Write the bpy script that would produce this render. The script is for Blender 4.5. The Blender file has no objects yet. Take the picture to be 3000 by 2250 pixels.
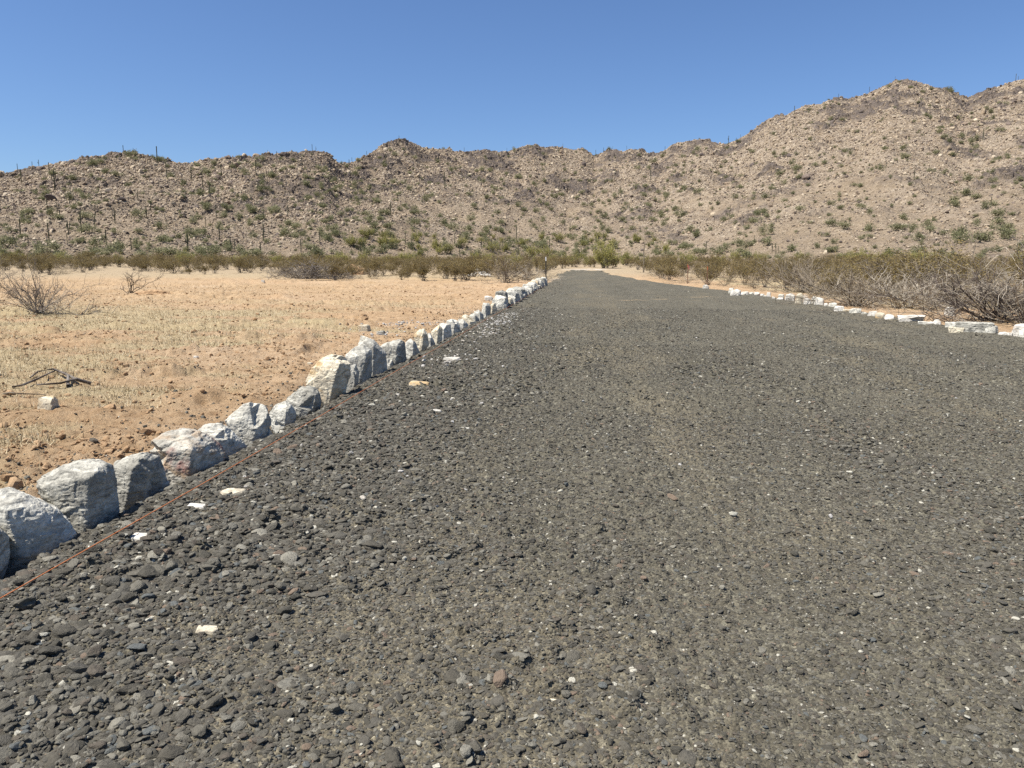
import bpy, bmesh, math, random
import numpy as np
from mathutils import Vector
S = bpy.context.scene
COL = S.collection
rnd = random.Random(7)
RNG = np.random.default_rng(11)
R = math.radians
FAST_TEST = False

# ------------------------------------------------------------------ camera
H = 1.4
FPX = 2200.0                     # focal length in pixels of the 3000 px wide photograph
VPX, VPY = 1701.0, 776.0         # where the straight road vanishes
PIT = math.atan((1125 - VPY) / FPX)
YAW = math.atan((VPX - 1500) / FPX * math.cos(PIT))
FW = np.array([-math.sin(YAW) * math.cos(PIT), math.cos(YAW) * math.cos(PIT), -math.sin(PIT)])
RT = np.array([math.cos(YAW), math.sin(YAW), 0.0])
UP = np.cross(RT, FW)
CAM = np.array([0.0, 0.0, H])
cd = bpy.data.cameras.new('camera')
cam = bpy.data.objects.new('camera', cd)
COL.objects.link(cam)
cam.location = (0, 0, H)
cam.rotation_euler = (math.pi / 2 - PIT, 0, YAW)
cd.sensor_width = 36
cd.lens = 36 * FPX / 3000
cd.clip_start = 0.05
cd.clip_end = 6000
S.camera = cam


def ray(px, py):
    d = FW + RT * (px - 1500) / FPX - UP * (py - 1125) / FPX
    return d / np.linalg.norm(d)


def flat(px, py, z=0.0):
    d = ray(px, py)
    t = (z - H) / d[2]
    return CAM + d * t


def project(p):
    v = np.asarray(p) - CAM
    w = v @ FW
    return 1500 + FPX * (v @ RT) / w, 1125 - FPX * (v @ UP) / w


# ------------------------------------------------------------------ noise
def _h(ix, iy, s):
    n = (ix.astype(np.int64) * 374761393 + iy.astype(np.int64) * 668265263 + s * 1442695041) & 0xffffffff
    n = ((n ^ (n >> 13)) * 1274126177) & 0xffffffff
    n = ((n ^ (n >> 15)) * 2246822519) & 0xffffffff
    return ((n ^ (n >> 16)) & 0xffffff) / float(0xffffff)


def vn(x, y, s=0):
    ix, iy = np.floor(x), np.floor(y)
    fx, fy = x - ix, y - iy
    fx = fx * fx * fx * (fx * (fx * 6 - 15) + 10)
    fy = fy * fy * fy * (fy * (fy * 6 - 15) + 10)
    a, b, c, d = _h(ix, iy, s), _h(ix + 1, iy, s), _h(ix, iy + 1, s), _h(ix + 1, iy + 1, s)
    return (a + (b - a) * fx) * (1 - fy) + (c + (d - c) * fx) * fy


def fbm(x, y, s=0, o=4, g=0.5):
    r, a, t = 0, 1.0, 0
    for i in range(o):
        r = r + a * vn(x * 2 ** i + 17.3 * i, y * 2 ** i - 9.1 * i, s + i)
        t += a
        a *= g
    return r / t * 2 - 1          # about -1..1


def vn3(p, s=0):
    f = np.floor(p)
    t = p - f
    t = t * t * (3 - 2 * t)
    r = 0
    for dz in (0, 1):
        for dy in (0, 1):
            for dx in (0, 1):
                w = (t[:, 0] if dx else 1 - t[:, 0]) * (t[:, 1] if dy else 1 - t[:, 1]) * (t[:, 2] if dz else 1 - t[:, 2])
                r = r + w * _h(f[:, 0] + dx + 57 * (f[:, 2] + dz), f[:, 1] + dy + 131 * (f[:, 2] + dz), s)
    return r


def fbm3(p, s=0, o=4, g=0.5):
    r, a, t = 0, 1.0, 0
    for i in range(o):
        r = r + a * vn3(p * 2 ** i + 7.7 * i, s + i)
        t += a
        a *= g
    return r / t * 2 - 1


def cells(x, y, s=0):
    """Cellular noise: F1, F2, a random number of the nearest cell and the offset to its centre."""
    ix, iy = np.floor(x), np.floor(y)
    f1 = np.full(x.shape, 9.0)
    f2 = np.full(x.shape, 9.0)
    cid = np.zeros(x.shape)
    ox = np.zeros(x.shape)
    oy = np.zeros(x.shape)
    for dy in (-1, 0, 1):
        for dx in (-1, 0, 1):
            jx, jy = ix + dx, iy + dy
            px = jx + 0.1 + 0.8 * _h(jx, jy, s)
            py = jy + 0.1 + 0.8 * _h(jx, jy, s + 5)
            ddx, ddy = x - px, y - py
            d = np.sqrt(ddx * ddx + ddy * ddy)
            m = d < f1
            f2 = np.where(m, f1, np.minimum(f2, d))
            f1 = np.where(m, d, f1)
            cid = np.where(m, _h(jx, jy, s + 9), cid)
            ox = np.where(m, ddx, ox)
            oy = np.where(m, ddy, oy)
    return f1, f2, cid, ox, oy


def sst(a, b, x):
    t = np.clip((x - a) / (b - a), 0, 1)
    return t * t * (3 - 2 * t)


# ------------------------------------------------------------------ objects
def tag(o, label, cat=None, group=None, kind=None):
    o['label'] = label
    if cat:
        o['category'] = cat
    if group:
        o['group'] = group
    if kind:
        o['kind'] = kind
    return o


def np_mesh(name, V, F, mats=(), attrs=None, smooth=False, midx=None):
    V = np.asarray(V, dtype=np.float32).reshape(-1, 3)
    me = bpy.data.meshes.new(name)
    me.vertices.add(len(V))
    me.vertices.foreach_set('co', V.ravel())
    if F is not None and len(F):
        if isinstance(F, np.ndarray):
            n, k = F.shape
            me.loops.add(n * k)
            me.loops.foreach_set('vertex_index', F.astype(np.int32).ravel())
            me.polygons.add(n)
            me.polygons.foreach_set('loop_start', np.arange(0, n * k, k, dtype=np.int32))
            me.polygons.foreach_set('loop_total', np.full(n, k, dtype=np.int32))
        else:
            tot = np.array([len(f) for f in F], dtype=np.int32)
            fl = np.fromiter((i for f in F for i in f), dtype=np.int32)
            me.loops.add(len(fl))
            me.loops.foreach_set('vertex_index', fl)
            me.polygons.add(len(F))
            st = np.zeros(len(F), dtype=np.int32)
            st[1:] = np.cumsum(tot)[:-1]
            me.polygons.foreach_set('loop_start', st)
            me.polygons.foreach_set('loop_total', tot)
        if midx is not None:
            me.polygons.foreach_set('material_index', np.asarray(midx, dtype=np.int32))
    for m in mats:
        me.materials.append(m)
    if attrs:
        for k, (typ, dom, arr) in attrs.items():
            a = me.attributes.new(k, typ, dom)
            arr = np.asarray(arr)
            if typ == 'FLOAT_VECTOR':
                a.data.foreach_set('vector', arr.astype(np.float32).ravel())
            elif typ == 'INT':
                a.data.foreach_set('value', arr.astype(np.int32).ravel())
            else:
                a.data.foreach_set('value', arr.astype(np.float32).ravel())
    me.update(calc_edges=True)
    me.validate()
    if F is not None and len(F):
        me.shade_smooth() if smooth else me.shade_flat()
    return me


def obj(name, me, parent=None, loc=None, rotz=None, scl=None):
    o = bpy.data.objects.new(name, me)
    COL.objects.link(o)
    if parent:
        o.parent = parent
    if loc is not None:
        o.location = loc
    if rotz is not None:
        o.rotation_euler = (0, 0, rotz)
    if scl is not None:
        o.scale = scl
    return o


def grid_faces(nr, nc, wrap=False):
    i = np.arange(nr - 1)[:, None]
    m = nc if wrap else nc - 1
    j = np.arange(m)[None, :]
    j2 = (j + 1) % nc
    a = i * nc + j
    b = i * nc + j2
    c = (i + 1) * nc + j2
    d = (i + 1) * nc + j
    return np.stack([a, b, c, d], -1).reshape(-1, 4)


# ------------------------------------------------------------------ materials
ALB = 0.73                         # the overall level of every base colour below


def toned(c):
    return tuple(x * ALB for x in c)


class M:
    def __init__(s, name, rough=0.9, spec=0.2):
        s.m = bpy.data.materials.new(name)
        s.m.use_nodes = True
        s.t = s.m.node_tree
        s.b = s.t.nodes['Principled BSDF']
        s.b.inputs['Roughness'].default_value = rough
        s.b.inputs['Specular IOR Level'].default_value = spec

    def n(s, typ, ins=None, **kw):
        nd = s.t.nodes.new('ShaderNode' + typ)
        for k, v in kw.items():
            setattr(nd, k, v)
        for k, v in (ins or {}).items():
            s.put(nd.inputs[k], v)
        return nd

    def put(s, sock, v):
        if isinstance(v, bpy.types.NodeSocket):
            s.t.links.new(v, sock)
        elif isinstance(v, tuple) and len(v) == 3 and sock.type == 'RGBA':
            sock.default_value = toned(v) + (1,)
        else:
            sock.default_value = v

    def noise(s, vec, scale, detail=5, rough=0.55, dist=0.0):
        nd = s.n('TexNoise', {'Scale': scale, 'Detail': detail, 'Roughness': rough, 'Distortion': dist})
        if vec is not None:
            s.put(nd.inputs['Vector'], vec)
        return nd.outputs['Fac']

    def ramp(s, fac, stops, const=False):
        nd = s.n('ValToRGB')
        cr = nd.color_ramp
        if const:
            cr.interpolation = 'CONSTANT'
        while len(cr.elements) < len(stops):
            cr.elements.new(0.5)
        for e, (p, c) in zip(cr.elements, stops):
            e.position = p
            e.color = (toned(c) if isinstance(c, tuple) else (c, c, c)) + (1,)
        s.put(nd.inputs['Fac'], fac)
        return nd.outputs['Color']

    def mix(s, fac, a, b, mode='MIX'):
        nd = s.n('Mix', data_type='RGBA', blend_type=mode)
        s.put(nd.inputs[0], fac)
        s.put(nd.inputs[6], a)
        s.put(nd.inputs[7], b)
        return nd.outputs[2]

    def math(s, op, a, b=0.0):
        nd = s.n('Math', operation=op)
        s.put(nd.inputs[0], a)
        s.put(nd.inputs[1], b)
        return nd.outputs[0]

    def attr(s, name):
        return s.n('Attribute', attribute_name=name).outputs['Fac']

    def color(s, c):
        s.put(s.b.inputs['Base Color'], c)

    def bump(s, h, strength=0.5, dist=0.02, prev=None):
        nd = s.n('Bump', {'Strength': strength, 'Distance': dist, 'Height': h})
        if prev is not None:
            s.put(nd.inputs['Normal'], prev)
        s.put(s.b.inputs['Normal'], nd.outputs[0])
        return nd.outputs[0]


def pos_of(m):
    return m.n('NewGeometry').outputs['Position']


def obj_coord(m, scale=(1, 1, 1), rot=(0, 0, 0)):
    tc = m.n('TexCoord').outputs['Object']
    oi = m.n('ObjectInfo').outputs['Random']
    off = m.math('MULTIPLY', oi, 37.0)
    cx = m.n('CombineXYZ', {0: off, 1: off, 2: off}).outputs[0]
    return m.n('Mapping', {'Vector': tc, 'Location': cx, 'Scale': scale, 'Rotation': rot}).outputs[0], tc


def rock_mat(name, dark, mid, light, stain=None, stain_lo=0.6, stain2=None):
    m = M(name, 0.85, 0.2)
    v, tc = obj_coord(m)
    big = m.noise(v, 2.0, 8, 0.6, 0.9)
    c = m.ramp(big, [(0.38, mid), (0.54, light), (0.66, tuple(min(1.0, 1.08 * x) for x in light))])
    v1, _ = obj_coord(m, (1.3, 1.3, 3.0), (0.7, 0.45, 0.2))
    n1 = m.noise(v1, 6.5, 10, 0.7, 1.6)
    c = m.mix(m.ramp(n1, [(0.44, 0.8), (0.56, 0.0)]), c, mid)
    c = m.mix(m.ramp(n1, [(0.33, 0.8), (0.43, 0.0)]), c, dark)
    sp = m.noise(v, 75, 4, 0.75)
    c = m.mix(m.ramp(sp, [(0.55, 0.0), (0.66, 0.5)]), c, tuple(0.45 * x for x in dark))
    sp2 = m.noise(v, 22, 6, 0.7, 0.5)
    c = m.mix(1.0, c, m.ramp(sp2, [(0.3, 0.72), (0.6, 1.08)]), 'MULTIPLY')
    if stain:
        ns = m.noise(v, 2.6, 6, 0.6, 0.7)
        c = m.mix(m.ramp(ns, [(stain_lo, 0.0), (stain_lo + 0.08, 0.8)]), c, stain)
    if stain2:
        ns = m.noise(v, 3.7, 6, 0.6, 1.1)
        c = m.mix(m.ramp(ns, [(0.55, 0.0), (0.66, 0.7)]), c, stain2)
    m.color(c)
    b1 = m.bump(m.noise(v1, 9.0, 10, 0.7, 0.5), 0.45, 0.02)
    m.bump(m.noise(v, 45, 7, 0.75), 0.5, 0.006, b1)
    return m.m


ROCK_W = rock_mat('white_gneiss', (0.220, 0.207, 0.172), (0.470, 0.448, 0.377), (0.860, 0.822, 0.693))
ROCK_G = rock_mat('grey_gneiss', (0.140, 0.133, 0.112), (0.310, 0.295, 0.246), (0.640, 0.611, 0.512))
ROCK_T = rock_mat('cream_gneiss', (0.320, 0.276, 0.200), (0.600, 0.522, 0.381), (0.920, 0.827, 0.614), (0.600, 0.404, 0.186), 0.57)
ROCK_R = rock_mat('red_stained_gneiss', (0.180, 0.163, 0.132), (0.370, 0.345, 0.284), (0.660, 0.621, 0.521), (0.300, 0.113, 0.088), 0.52, (0.480, 0.325, 0.186))
ROCK_P = rock_mat('pale_quartz_stone', (0.40, 0.36, 0.295), (0.62, 0.575, 0.49), (0.84, 0.80, 0.70), (0.50, 0.38, 0.27), 0.58)


def simple_mat(name, stops, scale=8, rough=0.9, bump=0.0, spec=0.2):
    m = M(name, rough, spec)
    v, _ = obj_coord(m)
    f = m.noise(v, scale, 5, 0.6)
    oi = m.n('ObjectInfo').outputs['Random']
    f2 = m.math('ADD', m.math('MULTIPLY', f, 0.7), m.math('MULTIPLY', oi, 0.3))
    m.color(m.ramp(f2, stops))
    if bump:
        m.bump(m.noise(v, scale * 6, 4, 0.6), 0.5, bump)
    return m.m


BARK_GREY = simple_mat('grey_twig_bark', [(0.25, (0.13, 0.105, 0.075)), (0.5, (0.29, 0.24, 0.175)), (0.72, (0.55, 0.49, 0.39))], 5)
BARK_DARK = simple_mat('dark_twig_bark', [(0.3, (0.045, 0.035, 0.03)), (0.52, (0.11, 0.085, 0.07)), (0.75, (0.30, 0.27, 0.23))], 4)
BARK_CREO = simple_mat('creosote_bark', [(0.3, (0.07, 0.055, 0.045)), (0.55, (0.16, 0.135, 0.11)), (0.75, (0.30, 0.27, 0.23))], 4)


def leaf_mat(name, stops, trans=0.25):
    m = M(name, 0.75, 0.15)
    f = m.noise(pos_of(m), 2.2, 4, 0.6)
    oi = m.n('ObjectInfo').outputs['Random']
    ff = m.math('ADD', m.math('MULTIPLY', f, 0.65), m.math('MULTIPLY', oi, 0.35))
    c = m.ramp(ff, stops)
    m.color(c)
    tr = m.n('BsdfTranslucent', {'Color': c})
    mx = m.n('MixShader', {0: trans, 1: m.b.outputs[0], 2: tr.outputs[0]})
    m.t.links.new(mx.outputs[0], m.t.nodes['Material Output'].inputs['Surface'])
    return m.m


LEAF_CREO = leaf_mat('creosote_leaves', [(0.25, (0.202, 0.152, 0.057)), (0.5, (0.276, 0.211, 0.084)), (0.75, (0.362, 0.284, 0.122))])
LEAF_PALO = leaf_mat('palo_verde_leaves', [(0.25, (0.302, 0.289, 0.092)), (0.5, (0.417, 0.395, 0.131)), (0.75, (0.554, 0.510, 0.185))], 0.35)
LEAF_HILL = leaf_mat('hill_shrub_leaves', [(0.25, (0.20, 0.205, 0.105)), (0.5, (0.29, 0.285, 0.15)), (0.75, (0.39, 0.37, 0.215))], 0.35)
SAG = simple_mat('saguaro_skin', [(0.3, (0.074, 0.075, 0.041)), (0.55, (0.121, 0.119, 0.069)), (0.75, (0.189, 0.175, 0.112))], 3)
def straw_mat():
    m = M('dry_straw', 0.8, 0.15)
    m.color(m.ramp(m.attr('rv'), [(0.0, (0.17, 0.125, 0.075)), (0.22, (0.33, 0.25, 0.14)), (0.5, (0.52, 0.41, 0.235)), (0.85, (0.68, 0.57, 0.37)), (1.0, (0.75, 0.68, 0.50))]))
    return m.m


STRAW = straw_mat()
CLOD = simple_mat('dry_clay_clods', [(0.3, (0.36, 0.225, 0.12)), (0.5, (0.46, 0.30, 0.165)), (0.75, (0.52, 0.36, 0.21))], 6, 0.95, 0.01)


def stone_mix_mat(name, stops, sc=35.0):
    """Every stone takes its own colour from the list."""
    m = M(name, 0.85, 0.25)
    oi = m.n('ObjectInfo').outputs['Random']
    c = m.ramp(oi, stops, True)
    v, tc = obj_coord(m)
    f = m.noise(v, 3.0, 6, 0.65)
    c = m.mix(1.0, c, m.ramp(f, [(0.3, 0.72), (0.7, 1.22)]), 'MULTIPLY')
    m.color(c)
    m.bump(m.noise(v, 5.0, 6, 0.7), 0.5, 0.12)
    return m.m


GRAVEL = stone_mix_mat('dark_gravel', [(0.0, (0.120, 0.108, 0.082)), (0.14, (0.145, 0.132, 0.103)), (0.30, (0.097, 0.089, 0.068)), (0.42, (0.167, 0.153, 0.118)), (0.54, (0.127, 0.117, 0.093)), (0.66, (0.194, 0.179, 0.140)),
                                       (0.76, (0.142, 0.121, 0.092)), (0.82, (0.237, 0.222, 0.177)), (0.89, (0.160, 0.167, 0.153)), (0.92, (0.316, 0.294, 0.232)), (0.962, (0.254, 0.190, 0.134)), (0.988, (0.655, 0.621, 0.503))])
WGRAVEL = stone_mix_mat('white_crushed_rock', [(0.0, (0.6, 0.57, 0.52)), (0.3, (0.72, 0.69, 0.63)), (0.6, (0.5, 0.47, 0.42)), (0.8, (0.66, 0.6, 0.5))])


def ground_mat():
    m = M('desert_soil', 0.95, 0.1)
    p = pos_of(m)
    big = m.noise(p, 0.22, 5, 0.6)
    fine = m.noise(p, 6.0, 8, 0.68)
    grit = m.noise(p, 70.0, 4, 0.7)
    c = m.ramp(big, [(0.3, (0.48, 0.33, 0.185)), (0.5, (0.55, 0.39, 0.235)), (0.7, (0.59, 0.44, 0.285))])
    c = m.mix(m.ramp(fine, [(0.36, 0.65), (0.56, 0.0)]), c, (0.33, 0.20, 0.10))
    mid = m.noise(m.n('Mapping', {'Vector': p, 'Scale': (0.6, 1.5, 1.0)}).outputs[0], 2.1, 8, 0.7)
    c = m.mix(m.ramp(mid, [(0.36, 0.45), (0.5, 0.0)]), c, (0.42, 0.275, 0.15))
    straw = m.ramp(m.noise(p, 9.0, 6, 0.7), [(0.3, (0.36, 0.27, 0.15)), (0.55, (0.52, 0.415, 0.245)), (0.75, (0.59, 0.49, 0.31))])
    c = m.mix(m.attr('grass'), c, straw)
    farc = m.ramp(fine, [(0.3, (0.36, 0.27, 0.17)), (0.6, (0.48, 0.38, 0.245))])
    c = m.mix(m.attr('far'), c, farc)
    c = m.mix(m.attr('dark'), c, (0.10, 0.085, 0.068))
    c = m.mix(m.attr('white'), c, (0.62, 0.57, 0.49))
    c = m.mix(1.0, c, m.ramp(grit, [(0.3, 0.82), (0.7, 1.14)]), 'MULTIPLY')
    m.color(c)
    b = m.bump(m.noise(p, 7.0, 10, 0.75), 1.0, 0.07)
    m.bump(grit, 0.6, 0.012, b)
    return m.m


def road_mat():
    m = M('crushed_millings', 0.9, 0.2)
    p = pos_of(m)
    big = m.noise(m.n('Mapping', {'Vector': p, 'Scale': (1.054, 0.236, 0.988)}).outputs[0], 0.7, 6, 0.6)
    c = m.ramp(big, [(0.32, (0.097, 0.086, 0.059)), (0.5, (0.123, 0.109, 0.078)), (0.68, (0.150, 0.133, 0.096))])
    vor = m.n('TexVoronoi', {'Vector': p, 'Scale': 30.0}, feature='F1')
    c2 = m.ramp(vor.outputs['Color'], [(0.0, (0.078, 0.070, 0.051)), (0.4, (0.123, 0.112, 0.081)), (0.75, (0.177, 0.164, 0.119)), (0.93, (0.318, 0.299, 0.220))])
    c = m.mix(0.5, c, c2)
    fv = m.n('TexVoronoi', {'Vector': p, 'Scale': 95.0}, feature='F1')
    c3 = m.ramp(fv.outputs['Color'], [(0.0, 0.6), (0.5, 0.95), (0.85, 1.3), (0.97, 2.1)])
    c = m.mix(m.attr('dust'), c, (0.190, 0.161, 0.106))
    c = m.mix(1.0, c, c3, 'MULTIPLY')
    c = m.mix(1.0, c, m.ramp(m.noise(p, 230, 3, 0.7), [(0.34, 0.62), (0.64, 1.3)]), 'MULTIPLY')
    c = m.mix(m.attr('sand'), c, (0.526, 0.385, 0.218))
    m.color(c)
    b = m.bump(m.math('SUBTRACT', 1.0, vor.outputs['Distance']), 0.7, 0.02)
    b = m.bump(m.math('SUBTRACT', 1.0, fv.outputs['Distance']), 0.6, 0.006, b)
    m.bump(m.noise(p, 160, 4, 0.7), 0.4, 0.004, b)
    return m.m


def hill_mat():
    m = M('hillside_rock', 0.95, 0.1)
    p = pos_of(m)
    n1 = m.noise(p, 0.10, 6, 0.62)
    soil = m.ramp(n1, [(0.3, (0.299, 0.227, 0.145)), (0.5, (0.358, 0.274, 0.179)), (0.7, (0.404, 0.315, 0.210))])
    cell = m.attr('cell')
    rock = m.ramp(cell, [(0.0, (0.237, 0.191, 0.153)), (0.25, (0.320, 0.262, 0.199)), (0.5, (0.434, 0.351, 0.255)), (0.75, (0.539, 0.443, 0.323)), (1.0, (0.621, 0.533, 0.407))])
    rock = m.mix(m.ramp(m.noise(p, 1.1, 6, 0.7), [(0.35, 0.45), (0.6, 0.0)]), rock, (0.218, 0.171, 0.138))
    dk = m.ramp(m.noise(p, 0.5, 5, 0.65), [(0.3, (0.108, 0.089, 0.076)), (0.55, (0.186, 0.152, 0.127)), (0.75, (0.299, 0.241, 0.195))])
    rock = m.mix(m.attr('outcrop'), rock, dk)
    c = m.mix(m.attr('rock'), soil, rock)
    c = m.mix(1.0, c, m.ramp(m.noise(p, 1.5, 6, 0.8), [(0.32, 0.55), (0.62, 1.2)]), 'MULTIPLY')
    m.color(c)
    b = m.bump(m.noise(p, 0.7, 9, 0.72), 1.0, 1.1)
    return m.m


G_MAT, ROAD_MAT, HILL_MAT = ground_mat(), road_mat(), hill_mat()

# ------------------------------------------------------------------ terrain
SKYLINE = [(-700, 600), (-300, 548), (0, 508), (45, 502), (90, 493), (158, 479), (217, 468), (253, 463), (294, 459), (325, 452), (362, 450), (391, 448), (416, 454), (452, 466), (497, 475),
           (542, 479), (574, 475), (610, 466), (656, 462), (701, 462), (746, 457), (791, 453), (836, 447), (882, 444), (927, 443), (958, 447), (975, 462), (986, 474),
           (1000, 479), (1027, 477), (1050, 468), (1072, 456), (1095, 443), (1118, 425), (1140, 416), (1167, 411), (1194, 412), (1217, 422), (1244, 434), (1280, 436), (1307, 436), (1335, 443),
           (1362, 444), (1389, 443), (1416, 438), (1434, 443), (1452, 446), (1488, 443), (1520, 434), (1542, 426), (1565, 425), (1597, 432), (1624, 428), (1651, 432), (1678, 438),
           (1705, 436), (1723, 443), (1741, 456), (1759, 449), (1782, 440), (1805, 438), (1823, 445), (1845, 436), (1872, 438), (1900, 449), (1927, 449), (1949, 438), (1967, 425), (2000, 416),
           (2027, 410), (2068, 408), (2104, 421), (2127, 422), (2154, 412), (2181, 397), (2217, 374), (2253, 347), (2271, 341), (2307, 336), (2335, 320), (2362, 308), (2407, 303), (2425, 293),
           (2457, 289), (2488, 290), (2520, 281), (2556, 268), (2588, 252), (2624, 238), (2656, 237), (2678, 237), (2705, 244), (2741, 257), (2769, 259), (2796, 268), (2814, 279), (2836, 284),
           (2859, 275), (2904, 261), (2949, 245), (2986, 234), (3050, 225), (3200, 250), (3500, 330), (3900, 430)]
_sk = [ray(a, b) for a, b in SKYLINE]
SK_T = np.array([math.atan2(d[0], d[1]) for d in _sk])
SK_E = np.array([d[2] / math.hypot(d[0], d[1]) for d in _sk])


def th_of(px):
    d = ray(px, 560)
    return math.atan2(d[0], d[1])


def curve(tab):
    return np.array([th_of(a) for a, _ in tab]), np.array([b for _, b in tab], dtype=float)


CR_T, CR_D = curve([(-700, 400), (0, 330), (500, 318), (850, 325), (960, 338), (1100, 372), (1250, 400), (1500, 430), (1740, 455), (1950, 445), (2300, 425), (2700, 440), (3000, 470), (3800, 500)])
FT_T, FT_D = curve([(-700, 180), (0, 165), (500, 160), (1000, 172), (1400, 200), (1660, 232), (1900, 205), (2300, 168), (2700, 158), (3000, 155), (3800, 150)])


def base(x, y):
    r = np.hypot(x, y)
    t = np.clip(r - 52, 0, 400)
    z = 0.017 * t * t / (t + 14)
    return np.where(y > -40, z, 0.0)


def hill(x, y, rough=True):
    """Height of the hills above the plain and the masks that colour them."""
    r = np.hypot(x, y)
    th = np.arctan2(x, y)
    D = np.interp(th, CR_T, CR_D)
    F = np.interp(th, FT_T, FT_D)
    E = np.interp(th, SK_T, SK_E)
    zc = H + E * D
    b = base(x, y)
    s = (r - F) / (D - F)
    sc = np.clip(s, 0, 1)
    prof = 0.25 * sc + 0.75 * sc ** 1.75
    w = np.sin(np.pi * sc) ** 0.8
    spur = fbm(x / 55.0, y / 55.0, 3, 4, 0.5)
    rid = 1 - np.abs(fbm(x / 38.0 + 4, y / 60.0, 21, 4, 0.55)) * 2.2
    dn = np.clip((E - 0.13) / 0.25, 0.4, 1.4)
    h = (zc - b) * prof + w * dn * (9.0 * spur + 8.0 * (rid - 0.45))
    back = np.clip(r - D, 0, None)
    h = np.where(s > 1, (zc - b) - back * 0.33 - back * back * 0.0006, h)
    h = np.where(s < 0, s * 3.0, h)
    # rockiness, dark outcrops and blocks
    rock = 0.42 + 0.58 * sst(0.05, 0.55, 0.55 * fbm(x / 26.0, y / 26.0, 41, 5, 0.6) + 0.75 * sc + 0.05)
    outc = sst(0.10, 0.30, fbm(x / 13.0 + 9, y / 17.0, 61, 5, 0.6) * (0.6 + 0.7 * sc) + 0.20 * sst(0.8, 1.0, sc) + 0.05 * (rid - 0.6)) * rock
    cell = np.zeros_like(x)
    if rough:
        rock = np.where(th < th_of(960), rock * 0.85, rock)
        wx, wy = x + 1.6 * fbm(x / 3, y / 3, 71, 3), y + 1.6 * fbm(x / 3, y / 3, 77, 3)
        f1, f2, cid, ox, oy = cells(wx / 3.4, wy / 3.4, 5)
        f1b, f2b, cidb, oxb, oyb = cells(wx / 1.35, wy / 1.35, 15)
        blk = (cid - 0.35) * 1.5 + (ox * (cid * 7 % 1 - 0.5) + oy * (cid * 13 % 1 - 0.6)) * 1.5
        blk = blk * sst(0.0, 0.22, f2 - f1) * (cid > 0.25)
        blb = (cidb - 0.4) * 0.85 + (oxb * (cidb * 7 % 1 - 0.5) + oyb * (cidb * 13 % 1 - 0.6)) * 0.8
        blb = blb * sst(0.0, 0.2, f2b - f1b) * (cidb > 0.4)
        amp = rock * (0.55 + 0.75 * outc) * sst(0.0, 0.12, s)
        h = h + amp * (0.5 * blk * (1 + outc) + 0.75 * blb) + 0.25 * fbm(x / 4.0, y / 4.0, 91, 4)
        cell = np.clip(0.1 + 0.40 * cidb + 0.30 * cid + 0.12 * (cidb > 0.85), 0, 1)
        rock = np.clip(rock * (0.35 + 0.65 * (np.maximum((cid > 0.3) * sst(0, .25, f2 - f1), (cidb > 0.45) * sst(0, .2, f2b - f1b)))), 0, 1)
    return h, rock, outc, cell, s


XL, XR = -2.66, 8.35               # gravel edges of the road near the camera


def edges(y):
    n = fbm(y / 3.1, y * 0 + 3.0, 5, 4) * 0.22
    n2 = fbm(y / 3.7, y * 0 + 9.0, 6, 4) * 0.22
    f = sst(30, 98, y)
    return XL + n * (0.2 + 5.0 * f) + f * 0.7, XR + n2 * (1 + 3.0 * f) - f * 5.6


Y_END = 101.0


def road_in(x, y):
    """Distance inside the gravelled road, negative outside."""
    l, r = edges(y)
    return np.minimum(np.minimum(x - l, r - x), (Y_END - y) * 0.3 - 0.25 * np.abs(x - 1.8) + 0.9 + fbm(x / 1.6, y / 6.0, 4, 4) * 3.0)


def grass_mask(x, y):
    a = fbm(x / 5.5 + 3, y / 2.1, 31, 5, 0.58) + 0.35 * fbm(x / 1.2, y / 0.6, 37, 4, 0.6)
    left = sst(-2.9, -4.2, x)
    near = 1 - sst(19, 31, y) * 0.85
    toward = sst(-3.6, -10, x) * 0.5 - 0.06 + 0.34 * sst(13, 6, y) * sst(-3.3, -4.6, x)
    g = sst(-0.14, 0.28, a + toward - 0.12) * left * near
    farg = sst(58, 75, y) * 0.8
    right = sst(9.6, 11.5, x) * sst(-0.2, 0.25, a + 0.25)
    return np.clip(np.maximum(np.maximum(g, farg * (x < 0)), right), 0, 1)


# low berms the grader left in the clearing: ends, half width, height
_bl = [((-60, 1000), (270, 1003), 0.16, 0.10), ((300, 1103), (600, 1094), 0.13, 0.13), ((430, 866), (820, 876), 0.5, 0.2), ((600, 960), (830, 950), 0.2, 0.12), ((700, 996), (860, 992), 0.16, 0.13), ((480, 1040), (760, 1022), 0.16, 0.09),
       ((150, 1075), (330, 1078), 0.12, 0.06), ((950, 915), (1180, 905), 0.3, 0.12), ((820, 1000), (960, 985), 0.2, 0.10), ((30, 880), (330, 872), 0.4, 0.12), ((560, 905), (900, 900), 0.3, 0.10), ((1000, 860), (1400, 868), 0.4, 0.12),
       ((880, 1030), (940, 1012), 0.22, 0.12), ((250, 1210), (420, 1195), 0.1, 0.04), ((300, 960), (520, 952), 0.2, 0.08), ((640, 830), (1180, 832), 0.6, 0.16), ((900, 845), (1350, 850), 0.5, 0.12)]
BERMS = [(flat(*a), flat(*b), w * 1.25, h * 0.95) for a, b, w, h in _bl]


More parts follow.
